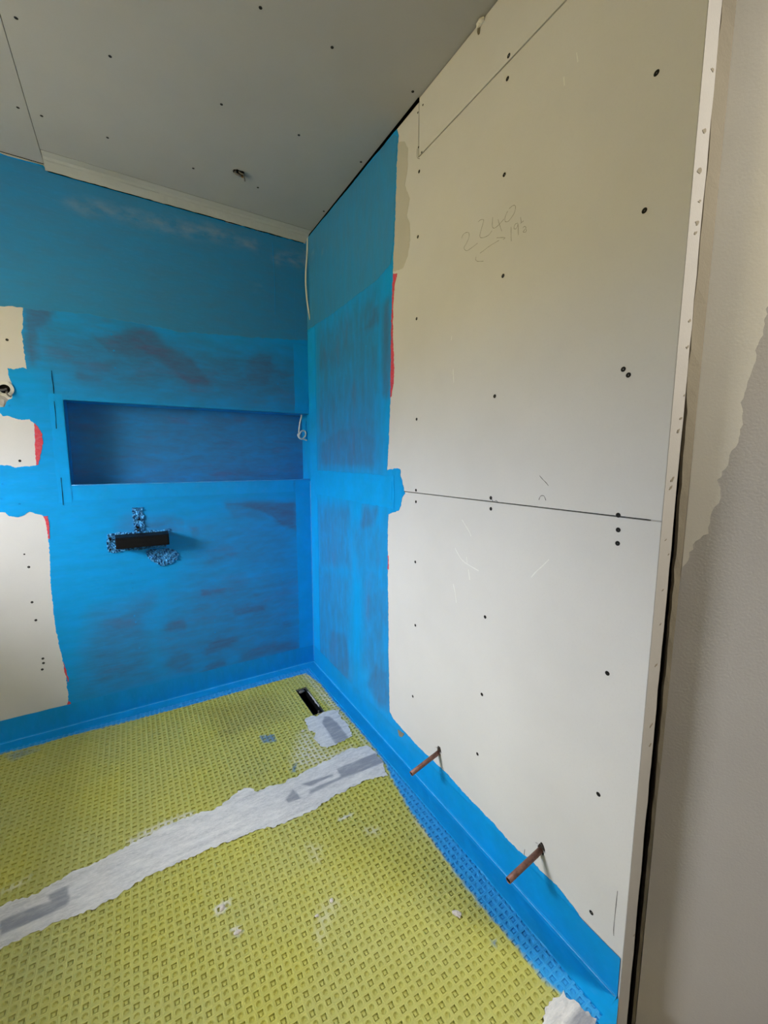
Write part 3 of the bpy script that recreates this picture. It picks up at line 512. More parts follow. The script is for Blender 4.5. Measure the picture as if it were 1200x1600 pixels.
# bare-board fingers are cut from the left edge: walk down the left side
bare = [ragged(b[1:-1], 0.0016, 0.004, 11 + i, False) for i, b in enumerate(BARE)]
for i, b in enumerate(BARE):
    outline += [b[0]] + bare[i] + [b[-1]]
coat_b = sheet('waterproof_coating', outline, [], frame_map('back', 0.0012), M['coat_back'], wb, 0.016, 0.0012, {'thin': THIN_SHADE_BACK, 'pale_smear': PALE_SMEAR})
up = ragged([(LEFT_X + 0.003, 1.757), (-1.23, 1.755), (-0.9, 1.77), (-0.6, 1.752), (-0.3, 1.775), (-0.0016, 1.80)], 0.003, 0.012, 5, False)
sheet('second_coat', up + [(-0.0016, 2.272), (-1.04, 2.273), (-1.062, 2.288), (LEFT_X + 0.003, 2.289)], [], frame_map('back', 0.0018), M['coat_up_back'], wb, 0.02, 0.0006, {'pale_smear': PALE_SMEAR})
for i, r_ in enumerate(RED_BACK):
    sheet('primer_patch', ragged(r_, 0.0012, 0.004, 30 + i), [], frame_map('back', 0.0021), M['primer'], wb, None, 0.002)
# membrane tape bands along the corner, around the niche and up the joint
def band(pts, kind, off, parent, seed, amp=0.0012):
    return sheet('sealing_tape', ragged(pts, amp, 0.012, seed), [], frame_map(kind, off), M['tape_blue'], parent, 0.05, 0.0007)
band(rect(-0.088, -0.0016, 0.0, NZ0 - 0.004), 'back', 0.0021, wb, 40)
band(rect(-0.080, -0.0016, NZ1 + 0.003, 1.77), 'back', 0.0021, wb, 41)
sheet('sealing_tape', ragged(rect(-0.068, -0.0016, 1.80, 2.24), 0.0012, 0.012, 42), [], frame_map('back', 0.0026), M['coat_up_back'], wb, 0.05, 0.0007, {'pale_smear': PALE_SMEAR})
band(rect(-1.112, NX0 - 0.002, 0.995, 1.44), 'back', 0.0021, wb, 43)
band(rect(-1.06, -0.10, 1.003, NZ0 - 0.003), 'back', 0.0020, wb, 44)
ribbon('hairline_crack', [[(-1.0935, 1.44), (-1.0925, 1.47), (-1.0945, 1.50), (-1.0935, 1.53)], [(-1.096, 1.30), (-1.0945, 1.36), (-1.0945, 1.41)], [(-1.098, 0.985), (-1.097, 1.04), (-1.0965, 1.10)]], 0.0022, frame_map('back', 0.0030), M['void'], wb, 0.001)
ribbon('hairline_crack', [[(-0.175, 2.24), (-0.172, 2.14), (-0.170, 2.03), (-0.172, 1.90)]], 0.002, frame_map('back', 0.0030), M['tape_blue'], wb, 0.001)

# right wall
wr = empty('wall_right', kind='structure')
boxes('backing', [(T + 0.004, 0.03, EY + 0.004, 0.2, -0.2, 2.4)], M['void'], wr)
rm_ = frame_map('right', 0.0)
zs = 1.0585; g = 0.0015
SU = SEAM_U
seam_z0, seam_z1 = SU[1][1], SU[2][1]
panR1 = slab2d('plasterboard_panel', [(0.2, zs + g), (EY, 1.0668 + g), (EY, 2.1382 - g), (SU[1][0] - 0.006, seam_z0 - g), (SU[0][0] + g, seam_z0), (SU[0][0] + g, 2.2865), (0.0, 2.294), (0.2, 2.292)], rm_, T, M['board'], wr)
panR2 = slab2d('plasterboard_panel', [(SU[0][0] - g, seam_z0 + 0.003), (SU[1][0] - 0.006, seam_z0 + 2 * g), (EY, 2.1382 + 2 * g), (EY, 2.297), (SU[0][0] - g, 2.297)], rm_, T, M['board'], wr)
panR3 = slab2d('plasterboard_panel', [(0.2, -0.2), (EY, -0.2), (EY, 1.0668 - g), (0.2, zs - g)], rm_, T, M['board'], wr)
R0 = REDGE
edge = ragged(R0, 0.0018, 0.004, 21, False)
outline = [(0.0, 0.0), (0.0, NZ0), (ND - 0.001, NZ0), (ND - 0.001, NZ1), (0.0, NZ1), (0.0, 2.294)] + ragged([(-0.01, 2.294), (-0.3, 2.2915), (-0.6, 2.289), (R0[0][0] + 0.01, 2.2865)], 0.0012, 0.02, 61, False) + edge + [(EY + 0.002, 0.0)]
coat_r = sheet('waterproof_coating', outline, [], frame_map('right', 0.0012), M['coat_right'], wr, 0.016, 0.0012, {'thin': THIN_RIGHT, 'pale_smear': PALE_SMEAR_R})
re_top = [p for p in R0 if p[1] > 1.86]
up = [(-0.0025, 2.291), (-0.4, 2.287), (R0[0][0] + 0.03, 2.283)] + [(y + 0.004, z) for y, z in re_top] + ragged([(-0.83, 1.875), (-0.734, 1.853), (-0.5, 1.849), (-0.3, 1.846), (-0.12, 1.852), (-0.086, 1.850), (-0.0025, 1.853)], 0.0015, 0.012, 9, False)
sheet('second_coat', up, [], frame_map('right', 0.0020), M['coat_up_right'], wr, 0.02, 0.0008, {'pale_smear': PALE_SMEAR_R})
for i, r_ in enumerate(RED_RIGHT):
    sheet('primer_patch', ragged(r_, 0.0016, 0.003, 50 + i), [], frame_map('right', 0.0011), M['primer'], wr, None, 0.0011)
band(rect(-0.098, -0.0025, 0.0, 1.0), 'right', 0.0021, wr, 60)
band(rect(-0.105, -0.0025, 1.11, 1.84), 'right', 0.0021, wr, 61)
band(rect(-0.862, -0.004, 0.992, 1.118), 'right', 0.0023, wr, 62, 0.002)
band(rect(-0.845, -0.02, 1.025, 1.095), 'right', 0.0030, wr, 63, 0.002)
ribbon('pencil_mark', PENCIL, 0.0013, frame_map('right', 0.0003), M['pencil'], panR1, 0.0003)
ribbon('scuff_mark', DARKMARK, 0.0016, frame_map('right', 0.0003), M['darkmark'], wr, 0.0003)
ribbon('white_scratch', SCRATCH, 0.0032, frame_map('right', 0.0003), M['scratch'], wr, 0.0003)
M['stain'] = board_mat('damp_primer_stain', (0.55, 0.52, 0.455), 0.10, 0.1)
sheet('primer_stain', ragged(STAIN, 0.0015, 0.006, 19), [], frame_map('right', 0.0006), M['stain'], wr, None, 0.0006)
# end of the boarding: double board edge, timber behind it, tan filler above the open gap
def strip_end(name, x0, x1, z0, z1, m, y, parent, chips=0, seed=1, depth=0.02):
    r = random.Random(seed); n = 60
    v = []; f = []
    for i in range(n + 1):
        z = z0 + (z1 - z0) * i / n
        a = x0 + 0.0004 + (r.uniform(0, 1) * 0.0006 if chips else 0); b = x1 + (r.uniform(-1.0, 1) * 0.0014 if chips else 0)
        v += [(a, y, z), (b, y, z), (b, y + depth, z), (a, y + depth, z)]
        if i:
            k = 4 * (i - 1); q = 4 * i
            f += [(k, k + 1, q + 1, q), (k + 1, k + 2, q + 2, q + 1), (k + 3, k, q, q + 3), (k + 2, k + 3, q + 3, q + 2)]
    f += [(0, 3, 2, 1), (4 * n, 4 * n + 1, 4 * n + 2, 4 * n + 3)]
    return mesh(name, v, f, m, parent)
strip_end('board_edge', 0.0, 0.044, -0.2, 2.3, M['edge'], EY - 0.001, wr, 1, 2)
strip_end('timber_batten', 0.0445, 0.050, -0.2, 2.3, M['edge'], EY + 0.004, wr, 1, 3)
strip_end('timber_batten', 0.051, 0.066, -0.2, 2.3, M['timber'], EY + 0.010, wr, 1, 4)
boxes('backing', [(0.0165, 1.3, EY + 0.045, EY + 0.065, -0.25, 2.4)], M['void'], wr)
# tan filler closing the upper part of the gap, its lower end torn to a point
fv = []; ff = []; r = random.Random(5); n = 90
for i in range(n + 1):
    z = 2.3 - 2.5 * i / n
    wd = float(np.interp(z, [-0.2, 0.4, 0.8, 1.1, 1.28, 1.33, 2.3], [0.0025, 0.0035, 0.010, 0.0185, 0.026, 0.0365, 0.0365])) + r.uniform(-1, 1) * 0.0011
    fv += [(0.0885 - wd, EY + 0.006 + r.uniform(0, 1) * 0.002, z), (0.0885, EY + 0.002, z)]
    if i: k = 2 * i; ff.append((k - 2, k, k + 1, k - 1))
fl_ = mesh('filler_strip', fv, ff, M['filler'], wr)
md = fl_.modifiers.new('solid', 'SOLIDIFY'); md.thickness = 0.006; md.offset = 1
# chips in the board edge
chipz = [(1.83, .034, .010), (1.735, .026, .012), (1.672, .022, .014), (1.627, .030, .010), (1.592, .030, .013), (1.575, .026, .012), (1.43, .034, .010), (1.385, .036, .010), (1.30, .040, .006), (1.258, .036, .010), (1.235, .030, .012), (1.145, .024, .014), (1.13, .022, .012), (1.03, .020, .006), (1.0, .036, .005), (0.93, .026, .006), (0.86, .030, .006), (0.775, .028, .009), (0.645, .030, .012), (0.60, .034, .009), (0.14, .040, .006)]
for i, (z, x, s) in enumerate(chipz):
    s *= 0.8
    r = random.Random(90 + i); k = 9
    poly = [(x + s * (0.6 if math.cos(2 * math.pi * j / k) > 0 else 1.0) * math.cos(2 * math.pi * j / k) * r.uniform(0.5, 1.1), z + s * 0.45 * math.sin(2 * math.pi * j / k) * r.uniform(0.3, 1.1) + s * 0.25 * math.cos(2 * math.pi * j / k)) for j in range(k)]
    slab2d('chipped_spot', poly, lambda a, b, o=0.0: (a, EY - 0.0016 - o, b), 0.002, M['filler'], wr)

# splayed wall beside the photographer
NA = math.radians(54); NP = Vector((0.0885, EY, 0)); NDIR = Vector((math.cos(NA), -math.sin(NA), 0)); NN = Vector((-math.sin(NA), -math.cos(NA), 0))
nm = lambda s, z, o=0.0: tuple(NP + NDIR * s + NN * o + Vector((0, 0, z)))
wn = empty('wall_front', kind='structure')
slab2d('wall_panel', [(0, -0.2), (2.0, -0.2), (2.0, 2.3), (0, 2.3)], nm, 0.06, M['nearwall'], wn)
sk = ragged([(s, z) for s, z in SKIM], 0.0035, 0.008, 77, False)
sheet('skim_patch', [(0.0005, 2.295), (0.5, 2.295)] + sk, [], lambda a, b, o=0.0: nm(a, b, 0.0012 + o), M['skim'], wn, 0.02, 0.0012)

# ceiling
ce = empty('ceiling', kind='structure')
boxes('backing', [(LEFT_X - 0.3, 1.3, REAR_Y - 0.25, 0.25, ROOM_H + T + 0.002, ROOM_H + 0.1)], M['void'], ce)
cm_ = frame_map('ceil', 0.0)
CSX = -1.0545
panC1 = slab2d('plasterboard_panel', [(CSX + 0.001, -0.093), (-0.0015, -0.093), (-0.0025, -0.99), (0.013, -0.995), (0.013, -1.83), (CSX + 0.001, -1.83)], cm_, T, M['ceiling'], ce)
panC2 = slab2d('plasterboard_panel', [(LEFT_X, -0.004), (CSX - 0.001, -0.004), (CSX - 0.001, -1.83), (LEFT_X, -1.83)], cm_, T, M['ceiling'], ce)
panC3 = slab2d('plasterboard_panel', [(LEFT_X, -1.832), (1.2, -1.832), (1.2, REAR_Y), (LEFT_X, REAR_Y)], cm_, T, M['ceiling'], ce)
# feathered filler strip along the top of the back wall
prof = [(-0.0925, 2.3), (-0.0925, 2.2985), (-0.060, 2.2975), (-0.050, 2.2935), (-0.040, 2.2925), (-0.018, 2.284), (-0.006, 2.277), (-0.004, 2.281), (-0.004, 2.3)]
v, f = [], []; nseg = 60; r = random.Random(12)
for i in range(nseg + 1):
    x = CSX + 0.002 + (0.0 - 0.006 - CSX) * i / nseg
    for j, (y, z) in enumerate(prof):
        v.append((x, y, z + (r.uniform(-1, 1) * 0.0012 if 3 <= j <= 6 else 0)))
    if i:
        k = len(prof)
        for j in range(k): f.append(((i - 1) * k + j, (i - 1) * k + (j + 1) % k, i * k + (j + 1) % k, i * k + j))
f += [tuple(range(len(prof)))[::-1], tuple(range(nseg * len(prof), (nseg + 1) * len(prof)))]
trim = mesh('trim_1', v, f, M['trim'], kind='structure', smooth=False)
# blob of filler where wall and ceiling meet
def blob(name, c, rad, m, parent=None, seed=1, flat=1.0, seg=8, rings=5):
    r = random.Random(seed); v = []; f = []
    for i in range(rings + 1):
        th = math.pi * i / rings
        for k in range(seg):
            ph = 2 * math.pi * k / seg; q = r.uniform(0.75, 1.2)
            v.append((c[0] + rad[0] * q * math.sin(th) * math.cos(ph), c[1] + rad[1] * q * math.sin(th) * math.sin(ph), c[2] + rad[2] * q * math.cos(th)))
        if i:
            for k in range(seg):
                a = (i - 1) * seg + k; b = (i - 1) * seg + (k + 1) % seg
                f.append((a, a + seg, b + seg, b))
    return mesh(name, v, f, m, parent, smooth=False)
blob('filler_blob', (-0.004, -1.262, 2.292), (0.006, 0.014, 0.008), M['skim'], wr, 3)
blob('filler_blob', (-0.001, -1.255, 2.284), (0.003, 0.006, 0.012), M['filler'], wr, 4)

# left wall with the window, far walls
lw0, lw1 = LEFT_X - 0.50, LEFT_X
y0, y1, z0, z1 = WIN1
wl = boxes('wall_left', [(lw0, lw1, REAR_Y - 0.2, y0, -0.25, 2.4), (lw0, lw1, y1, 0.2, -0.25, 2.4), (lw0, lw1, y0, y1, -0.25, z0), (lw0, lw1, y0, y1, z1, 2.4)], M['outwall'], kind='structure')
w1 = empty('window_1', (LEFT_X - 0.43, (y0 + y1) / 2, z0), kind='structure')
def wframe(root, u0, u1, v0, v1, horizontal_axis):
    a = 0.045
    for (p0, p1, q0, q1) in ((u0, u1, v0, v0 + a), (u0, u1, v1 - a, v1), (u0, u0 + a, v0 + a, v1 - a), (u1 - a, u1, v0 + a, v1 - a)):
        if horizontal_axis == 'y': boxes('frame', [(-0.03, 0.03, p0, p1, q0, q1)], M['white_plastic'], root)
        else: boxes('frame', [(p0, p1, -0.03, 0.03, q0, q1)], M['white_plastic'], root)
wframe(w1, -(y1 - y0) / 2, (y1 - y0) / 2, 0, z1 - z0, 'y')
boxes('wall_rear', [(LEFT_X, 1.4, REAR_Y - 0.2, REAR_Y, -0.25, 2.4)], M['outwall'], kind='structure')
boxes('wall_far_right', [(1.28, 1.45, REAR_Y - 0.2, EY + 0.07, -0.25, 2.4)], M['outwall'], kind='structure')

# ------------------------------------------------------------ screws: dished bugle heads with a cross recess
def screw_mesh(m):
    R = 0.0043; k = 12; v = []; f = []
    for rr, h in ((R * 1.25, 0.00005), (R * 1.05, 0.0006), (R * 0.85, 0.0004), (R * 0.35, -0.0002)):
        v += [(rr * math.cos(2 * math.pi * i / k), rr * math.sin(2 * math.pi * i / k), h) for i in range(k)]
    for j in range(3):
        for i in range(k): f.append((j * k + i, j * k + (i + 1) % k, (j + 1) * k + (i + 1) % k, (j + 1) * k + i))
    f.append(tuple(range(3 * k, 4 * k)))
    d = bpy.data.meshes.new('screw'); d.from_pydata(v, [], f); d.update(); d.materials.append(m)
    return d
SCM = screw_mesh(M['screw']); SCB = screw_mesh(M['tape_floor'])
def screw(pos, rot, parent, me=SCM, s=1.0):
    o = bpy.data.objects.new('screw', me); o.location = pos; o.rotation_euler = rot; o.scale = (s, s, 1)
    return put(o, parent)
ROT = {'right': (0, -math.pi / 2, 0), 'back': (math.pi / 2, 0, 0), 'ceil': (math.pi, 0, 0)}
for i, (y, z) in enumerate(SCREW_RIGHT):
    par = panR3 if z < 1.06 else (panR2 if (y < -0.994 and z > 2.135) else panR1)
    screw((-0.0002, y, z), ROT['right'], par, SCM, 0.55 if i in (2, 3, 4, 5) else 0.95)
for x, z in SCREW_BACK: screw((x, -0.0002, z), ROT['back'], panL, SCM, 0.9 if rng.random() < 0.6 else 0.6)
for x, z in SCREW_BLUE:
    par = panL if x < SEAMX else (panB if z < 1.07 else panU)
    screw((x, -0.0024, z), ROT['back'], par, SCB, rng.uniform(0.6, 0.8))
for y, z in SCREW_RBLUE: screw((-0.0024, y, z), ROT['right'], panR1 if z > 1.06 else panR3, SCB, 0.7)
for x, y in SCREW_CEIL: screw((x, y, ROOM_H - 0.0002), ROT['ceil'], panC2 if x < CSX else panC1, SCM, 0.85)

# ------------------------------------------------------------ floor membrane band with a cove in the corner
def cove(along, a0, a1, parent, w=0.054):
    P = [(0.0022, 0.105), (0.0022, 0.030), (0.0026, 0.010), (0.0055, 0.0050), (0.012, 0.0028), (0.030, 0.0026), (w, 0.0022), (w + 0.002, -0.002)]
    n = 50; v = []; f = []; r = random.Random(int(abs(a1) * 1000)); k = len(P)
    for i in range(n + 1):
        a = a0 + (a1 - a0) * i / n
        for j, (d, h) in enumerate(P):
            m_ = d if i else d     # mitred at the corner
            dd = d + (r.uniform(-1, 1) * 0.0012 if j >= 6 else 0); hh = h + (r.uniform(-1, 1) * 0.001 if j in (0, 5) else 0)
            aa = min(a, -d) if i == 0 else a
            v.append((-dd, aa, hh) if along == 'y' else (aa, -dd, hh))
        if i:
            for j in range(k - 1): f.append(((i - 1) * k + j, i * k + j, i * k + j + 1, (i - 1) * k + j + 1))
    if along == 'x': f = [q[::-1] for q in f]
    return mesh('sealing_tape', v, f, M['tape_floor'], parent, smooth=False)
cove('y', 0.0, EY + 0.003, wr)
slab2d('floor_coating', [(-0.075, EY + 0.003), (-0.0008, EY + 0.003), (-0.0008, EY), (-0.0434, -1.8086), (-0.1067, FE), (-0.075, FE)], frame_map('floor', 0.0022), 0.0075, M['tape_floor'], floor)
cove('x', 0.0, LEFT_X, wb)

def highlight_edge():  # pale blue that paints a highlight along the creases and the sill edge
    m, nt, b = mat('pale_highlight_edge')
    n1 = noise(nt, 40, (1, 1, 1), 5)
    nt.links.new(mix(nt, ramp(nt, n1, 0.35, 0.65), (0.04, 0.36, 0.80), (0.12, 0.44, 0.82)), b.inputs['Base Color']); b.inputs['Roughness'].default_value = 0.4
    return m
M['highlight_edge'] = highlight_edge()
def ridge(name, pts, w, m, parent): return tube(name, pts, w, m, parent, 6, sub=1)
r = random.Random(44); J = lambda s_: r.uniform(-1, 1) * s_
ridge('tape_highlight', [(-0.0050, -0.006 + (EY + 0.012) * i / 60, 0.0050 + J(0.0008)) for i in range(61)], 0.0014, M['highlight_edge'], wr)
ridge('tape_highlight', [(-0.006 + (LEFT_X + 0.01) * i / 60, -0.0050, 0.0050 + J(0.0008)) for i in range(61)], 0.0014, M['highlight_edge'], wb)
ridge('tape_highlight', [(-0.0032, -0.0036, 0.010 + (NZ0 - 0.02) * i / 30) for i in range(31)], 0.0015, M['highlight_edge'], wr)
ridge('tape_highlight', [(NX0 + 0.002 + (-0.006 - NX0) * i / 40, -0.0012 + J(0.0004), NZ0 + 0.0006) for i in range(41)], 0.0022, M['highlight_edge'], wb)

# ------------------------------------------------------------ studded mats
PITCH = 0.019
def template(square):
    sq = lambda a, z: [(-a, -a, z), (0, -a, z), (a, -a, z), (a, 0, z), (a, a, z), (0, a, z), (-a, a, z), (-a, 0, z)]
    ci = lambda r, z: [(r * math.cos(math.radians(-135 + 45 * i)), r * math.sin(math.radians(-135 + 45 * i)), z) for i in range(8)]
    h = PITCH / 2
    if square: rings = [sq(h, .0007), sq(h - .0016, .0), sq(.0060, -.0001), sq(.0064, -.0042), sq(.0036, -.0042), sq(.0028, -.0022)]
    else: rings = [sq(h, .0007), sq(h - .0016, .0), ci(.0062, -.0001), ci(.0048, -.0042)]
    v = [p for r in rings for p in r]; f = []
    for j in range(len(rings) - 1):
        for i in range(8): f.append((j * 8 + i, j * 8 + (i + 1) % 8, (j + 1) * 8 + (i + 1) % 8, (j + 1) * 8 + i))
    f.append(tuple(range(len(v) - 8, len(v))))
    return np.array(v), f
TS, TCI = template(True), template(False)
def studded_sheet(y_hi, y_lo, label, name='uncoupling_mat'):
    V = []; faces = []; n = 0; top = []
    nx = int((-0.045 - LEFT_X) / PITCH); ny = int(round((y_hi - y_lo) / PITCH))
    jr = random.Random(int(-y_hi * 1000))
    for i in range(nx):
        x = -0.045 - PITCH * (i + 0.5)
        for j in range(ny):
            y = y_hi - PITCH * (j + 0.5)
            if SLOT[0] - 0.004 < x < SLOT[1] + 0.004 and SLOT[2] - 0.004 < y < SLOT[3] + 0.004: continue
            tv, tf = TS if (i + j) % 2 else TCI
            V.append(tv + np.array((x, y, 0)))
            faces += [tuple(a + n for a in q) for q in tf]; n += len(tv)
    V = np.vstack(V)
    depth = V[:, 2] < -0.0005
    P = V[:, :2]
    d = sdf(P, BLUE_EDGE)
    nz = 0.5 * np.sin(P[:, 0] * 310) * np.sin(P[:, 1] * 290 + 1.3) + 0.5 * np.sin(P[:, 0] * 97 + P[:, 1] * 131)
    edge_d = -np.minimum(np.interp(-P[:, 1], [-y for y in BE_Y], BE_X) - P[:, 0], 1e9)       # distance past the painted edge along x
    back_d = P[:, 1] - np.interp(P[:, 0], BK_X, BK_Y)
    bl = np.clip(0.5 + np.maximum(edge_d, back_d) / 0.010 + 0.35 * nz, 0, 1)
    wh = soft(P, SMEAR) * np.clip(0.75 + 0.5 * nz, 0, 1) * np.where(depth, 0.12, 1.0)
    sm = soft(P, BLUE_SMUDGE) * np.where(depth, 0.5, 1.0)
    bl = np.maximum(bl * 0.95, sm)
    a = np.maximum(bl, wh)
    colr = np.where((bl >= wh)[:, None], np.array(BLUE) * 0.95, np.array((0.66, 0.65, 0.62)))
    colr[sm > 0.2] = (0.10, 0.22, 0.38)
    V[:, 2] *= np.where(depth, 1 - 0.35 * bl, 1)
    o = mesh(name, V, faces, M['mat'])
    at = o.data.attributes.new('tint', 'FLOAT_COLOR', 'POINT'); at.data.foreach_set('color', np.column_stack([colr, a]).astype(np.float32).ravel())
    gr = soft(P, DARK_STAIN); g2 = o.data.attributes.new('grime', 'FLOAT', 'POINT'); g2.data.foreach_set('value', gr.astype(np.float32))
    tag(o, label, 'floor mat')
    return o
inner = [p for p in BLUE_EDGE[1:-1]]
kc = max(range(len(inner)), key=lambda i: inner[i][0] + 0.0 * inner[i][1] - (0 if inner[i][1] > -0.13 else 9))
BK_X = [-3.0] + [p[0] for p in inner[:kc + 1]] + [0.1]; BK_Y = [inner[0][1]] + [p[1] for p in inner[:kc + 1]] + [inner[kc][1]]
BE_Y = [0.2] + [p[1] for p in inner[kc:]] + [-2.0]; BE_X = [inner[kc][0]] + [p[0] for p in inner[kc:]] + [inner[-1][0]]
YS = -0.045 - PITCH * 45
studded_sheet(-0.045, YS, 'yellow-green studded floor mat between the seam tape and the blue back wall')
studded_sheet(YS - 0.001, YS - 0.001 - PITCH * 49, 'larger yellow-green studded floor mat on the near side of the white seam tape')

def floor_tape(name, poly, grey, label, seed, cat='tape', amp=0.0048, parent_kind=None):
    P = ragged(poly, amp, 0.0065, seed)
    cx = sum(p[0] for p in P) / len(P); cy = sum(p[1] for p in P) / len(P)
    P = [(a - cx, b - cy) for a, b in P]
    r = random.Random(seed)
    o = sheet(name, P, [], lambda a, b, o=0.0: (a, b, 0.0017 + o), M['seamtape'], None, 0.006, 0.0005, {'grey': [([(a - cx, b - cy) for a, b in q], 0.95, 0.0025) for q in grey]}, bump=lambda V: 0.0004 * np.sin(V[:, 0] * 210 + 2 * np.sin(V[:, 1] * 90)) * np.sin(V[:, 1] * 400) )
    o.location = (cx, cy, 0.0)
    return tag(o, label, cat)
floor_tape('seam_tape', SEAM_TAPE, TAPE_GREY, 'long white adhesive-smeared grey tape covering the joint between the two mats', 5)
floor_tape('tape_patch', PATCH, [PATCH_GREY], 'short square white tape patch beside the black drain slot', 6)
floor_tape('tape_patch', CORNER_PATCH, [CORNER_GREY], 'white and grey tape patch at the near end of the mat by the blue skirting', 7)

# ------------------------------------------------------------ drain slot
dr = empty('drain_channel', ((sx0 + sx1) / 2, (sy0 + sy1) / 2, -0.065), 'narrow black drain slot cut into the yellow mat near the corner', 'drain')
hx, hy = (sx1 - sx0) / 2 - 0.0005, (sy1 - sy0) / 2 - 0.0005
t_ = 0.0025; zt = 0.0655
for b in ((-hx, -hx + t_, -hy, hy, 0.0015, zt), (hx - t_, hx, -hy, hy, 0.0015, zt), (-hx + t_, hx - t_, -hy, -hy + t_, 0.0015, zt), (-hx + t_, hx - t_, hy - t_, hy, 0.0015, zt)):
    boxes('channel_wall', [b], M['black_plastic'], dr)
boxes('channel_base', [(-hx, hx, -hy, hy, 0.0, 0.0015)], M['black_plastic'], dr)
for i, (px, py, sz) in enumerate(((-0.005, hy - 0.012, 0.011), (0.008, hy - 0.010, 0.009), (0.004, -hy + 0.012, 0.006), (0.012, -hy + 0.028, 0.004))):
    blob('adhesive_lump', (px, py, zt - 0.004), (sz, sz * 0.9, sz * 0.6), M['grey_cable'], dr, 60 + i)
# torn white adhesive lip along the long side of the slot
lip = ragged([(hx - 0.001, -hy * 0.55), (hx + 0.004, -hy * 0.5), (hx + 0.005, hy * 0.6), (hx - 0.001, hy * 0.75)], 0.0015, 0.004, 8)
sheet('adhesive_lip', lip, [], lambda a, b, o=0.0: (a, b, zt + 0.0012 + o), M['crumb'], dr, None, 0.003)

# ------------------------------------------------------------ shower valve
vb = empty('shower_valve_box', (-0.82, 0.0, 0.778), 'black rectangular shower valve box standing out of the blue wall', 'valve')
def chbox(name, x0, x1, y0, y1, z0, z1, m, parent, bev):
    o = boxes(name, [(x0, x1, y0, y1, z0, z1)], m, parent)
    md = o.modifiers.new('bevel', 'BEVEL'); md.width = bev; md.segments = 2
    return o
VB_Y = -0.066
hb = [(0.0, 0.0), (0.002, 0.0)]
prof = [(0.012, 0.0), (VB_Y, 0.010), (VB_Y, 0.054), (VB_Y + 0.006, 0.0585), (-0.012, 0.064), (0.012, 0.064)]
v = []; f = []; xs = [-0.1035, -0.1025, 0.1025, 0.1035]; k = len(prof)
for i, x in enumerate(xs):
    s = 0.97 if i in (0, 3) else 1.0
    for y, z in prof: v.append((x, y * s if y < 0 else y, 0.032 + (z - 0.032) * s))
    if i:
        for j in range(k): f.append(((i - 1) * k + j, (i - 1) * k + (j + 1) % k, i * k + (j + 1) % k, i * k + j))
f += [tuple(range(k))[::-1], tuple(range(3 * k, 4 * k))]
mesh('body', v, f, M['black_plastic'], vb)
chbox('cover_plate', -0.099, 0.099, VB_Y - 0.0025, VB_Y + 0.001, 0.0135, 0.051, M['black_plastic'], vb, 0.0012)
chbox('label_rib', -0.02, 0.022, VB_Y - 0.0033, VB_Y - 0.002, 0.030, 0.0315, M['black_plastic'], vb, 0.0004)
# rough foam filling around it, coated blue
for i, poly in enumerate(FOAM):
    rr = np.random.RandomState(i + 3)
    sheet('foam_filler', ragged(poly, 0.0022, 0.004, 80 + i), [], frame_map('back', 0.0030), M['foam'], wb, 0.0045, 0.004, bump=lambda V: rr.rand(len(V)) ** 2 * 0.0075)
for i, (x, z) in enumerate(CHASE_HOLES):
    s = (0.006, 0.013, 0.007, 0.006)[i]; r = random.Random(i)
    slab2d('foam_hole', [(x + s * 0.6 * math.cos(j * 0.7) * r.uniform(.7, 1.2), z + s * math.sin(j * 0.7) * r.uniform(.7, 1.2)) for j in range(9)], frame_map('back', 0.0095), 0.002, M['void'], wb)

# ------------------------------------------------------------ copper pipes
for i, ((bx, by, bz), tip) in enumerate(PIPES):
    root = empty('copper_pipe', (0, by, bz), ['far copper pipe stub sticking out low on the wall nearer the corner', 'near copper pipe stub sticking out low on the wall closer to the board edge'][i], 'pipe', 'copper pipe stubs low on the bare board')
    tv = Vector(tip) - Vector((0, by, bz))
    back = -tv.normalized() * 0.012
    tube('pipe_wall', [back, tv * 0.5, tv], 0.0075, M['copper'], root, 18, inner=0.0067, sub=1)
    dvec = tv.normalized()
    ref = dvec.orthogonal().normalized(); ref2 = dvec.cross(ref); c0 = tv - dvec * 0.0015
    mesh('bore_shade', [c0 + (ref * math.cos(2 * math.pi * j / 14) + ref2 * math.sin(2 * math.pi * j / 14)) * 0.0067 for j in range(14)], [tuple(range(14))], M['void'], root)  # dark disc standing in for the shade inside the open pipe end
    # torn board paper around the hole
    r = random.Random(i + 5)
    k = 14
    poly = [(by - 0.002 + 0.0095 * math.cos(2 * math.pi * j / k) * r.uniform(.75, 1.35), bz + 0.004 + 0.0155 * math.sin(2 * math.pi * j / k) * r.uniform(.8, 1.4)) for j in range(k)]
    slab2d('pipe_hole', poly, frame_map('right', 0.0006), 0.0006, M['hole'], panR3)
    for j in range(5):
        a = 0.5 + j * 1.25; c = (by + 0.010 * math.cos(a), bz + 0.003 + 0.013 * math.sin(a))
        mesh('torn_paper', [(-0.0008, c[0] - 0.004, c[1]), (-0.0008, c[0] + 0.004, c[1] + 0.002), (-0.006 - 0.003 * r.random(), c[0] + 0.006 * math.cos(a), c[1] + 0.008 * math.sin(a))], [(0, 1, 2)], M['board'], panR3)
slab2d('torn_spot', ragged(CHIP + [(CHIP[0][0] - 0.01, CHIP[0][1] - 0.02)], 0.001, 0.004, 4), frame_map('right', 0.0026), 0.002, M['filler'], wr)

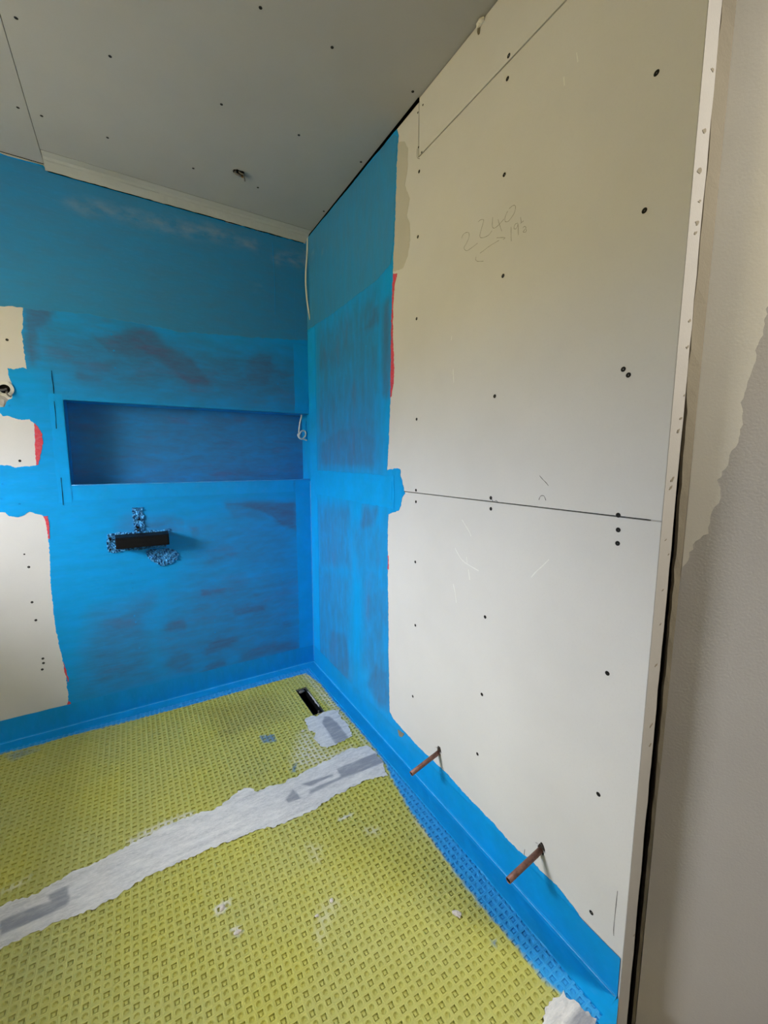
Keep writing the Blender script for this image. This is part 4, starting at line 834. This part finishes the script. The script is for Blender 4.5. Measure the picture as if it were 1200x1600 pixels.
# ------------------------------------------------------------ cables
cb = empty('corner_cable', WIRE[0], 'thin white cable hanging down the top of the room corner', 'cable')
o0 = Vector(WIRE[0])
up_ = [Vector((WIRE[0][0], WIRE[0][1] - 0.002, 2.285)) - o0]
tube('sheath', up_ + [Vector(p) - o0 for p in WIRE[:-1]], 0.0045, M['cable'], cb, 8)
e0, e1 = Vector(WIRE[-2]) - o0, Vector(WIRE[-1]) - o0
tube('cable_end', [e0, (e0 + e1) / 2, e1], [0.0044, 0.006, 0.003], M['white_plastic'], cb, 8, sub=1)
c2 = empty('niche_cable', LOOP[0], 'thin white cable with a curled loop hanging in the wall niche', 'cable')
o0 = Vector(LOOP[0])
wob = [Vector(p) - o0 + Vector((0, 0.004 * math.sin(i * 0.9), 0)) for i, p in enumerate(LOOP)]
tube('sheath', [Vector((0.0, 0.0, 0.010))] + wob[:5], 0.0040, M['cable'], c2, 8)
tube('curl', wob[4:], 0.0042, M['cable'], c2, 8)

# cable outlet at the left edge
gx, gz = -1.243, 1.4455
go = empty('cable_outlet', (gx, 0, gz), 'round white cable bushing with a dark hole in the bare board left of the niche', 'outlet')
def ringmesh(name, r0, r1, y0, y1, m, parent, seg=24, fill=False):
    v = []; f = []
    for rr, yy in ((r0, y0), (r0, y1), (r1, y1), (r1, y0)):
        v += [(rr * math.cos(2 * math.pi * i / seg), yy, rr * math.sin(2 * math.pi * i / seg)) for i in range(seg)]
    for j in range(4):
        for i in range(seg): f.append((j * seg + i, j * seg + (i + 1) % seg, ((j + 1) % 4) * seg + (i + 1) % seg, ((j + 1) % 4) * seg + i))
    return mesh(name, v, f, m, parent, smooth=False)
ringmesh('collar', 0.017, 0.028, 0.001, -0.006, M['white_plastic'], go)
ringmesh('hole', 0.0, 0.0172, -0.0005, -0.0015, M['void'], go)
tube('cable', [(0.004, 0.003, 0.002), (0.0, -0.012, -0.004), (-0.02, -0.022, -0.010), (-0.05, -0.026, -0.018), (-0.11, -0.020, -0.040), (-0.16, -0.012, -0.07)], 0.0038, M['grey_cable'], go, 8)
tube('cable_tail', [(0.006, 0.003, -0.006), (0.006, -0.014, -0.014), (0.010, -0.016, -0.024), (0.018, -0.012, -0.030)], 0.003, M['grey_cable'], go, 8)
blob('filler_patch', (-1.268, 0.0, 1.398), (0.03, 0.006, 0.022), M['edge'], panL, 15)

# ceiling outlet: broken hole with cable ends
hxc, hyc = -0.4059, -0.3438
ho = empty('ceiling_cable_stub', (hxc, hyc, ROOM_H), 'brown cable ends poking from a rough hole in the grey ceiling', 'cable')
k = 16; r = random.Random(3)
hv = [(0.022 * math.cos(2 * math.pi * j / k) * r.uniform(.75, 1.2), 0.017 * math.sin(2 * math.pi * j / k) * r.uniform(.75, 1.2), -0.0006) for j in range(k)]
mesh('hole', hv, [tuple(range(k))[::-1]], M['void'], ho)
for j, (pts, m_) in enumerate((([(-0.012, 0.0, 0), (-0.014, -0.006, -0.012), (0.002, -0.008, -0.016), (0.008, 0.004, -0.010)], M['grey_cable']), ([(0.010, 0.004, 0), (0.014, -0.004, -0.014), (0.010, -0.010, -0.020)], M['copper_core']), ([(0.0, -0.004, 0), (0.004, -0.014, -0.010), (0.016, -0.016, -0.012)], M['grey_cable']), ([(0.016, 0.0, 0), (0.024, 0.010, -0.010), (0.028, 0.022, -0.012)], M['grey_cable']))):
    tube('cable_end', pts, 0.0028 if j else 0.004, m_, ho, 7)
for j in range(7):
    a = j * 0.9 + 0.3
    mesh('torn_paper', [(0.020 * math.cos(a), 0.016 * math.sin(a), -0.0008), (0.020 * math.cos(a + .35), 0.016 * math.sin(a + .35), -0.0008), (0.026 * math.cos(a + .2), 0.021 * math.sin(a + .2), -0.006)], [(0, 1, 2)], M['ceiling'], ho)

# crumbs of plaster on the mat
for i, (x, y, sx_, sy_, lab) in enumerate(CRUMBS):
    o = blob('plaster_crumb', (0, 0, sx_ * 0.35), (sx_, sy_, sx_ * 0.55), M['crumb'], None, 70 + i)
    o.location = (x, y, 0.0005); o.rotation_euler = (0, 0, 0.5 + i)
    tag(o, lab, 'plaster crumb', 'plaster crumbs on the mat')
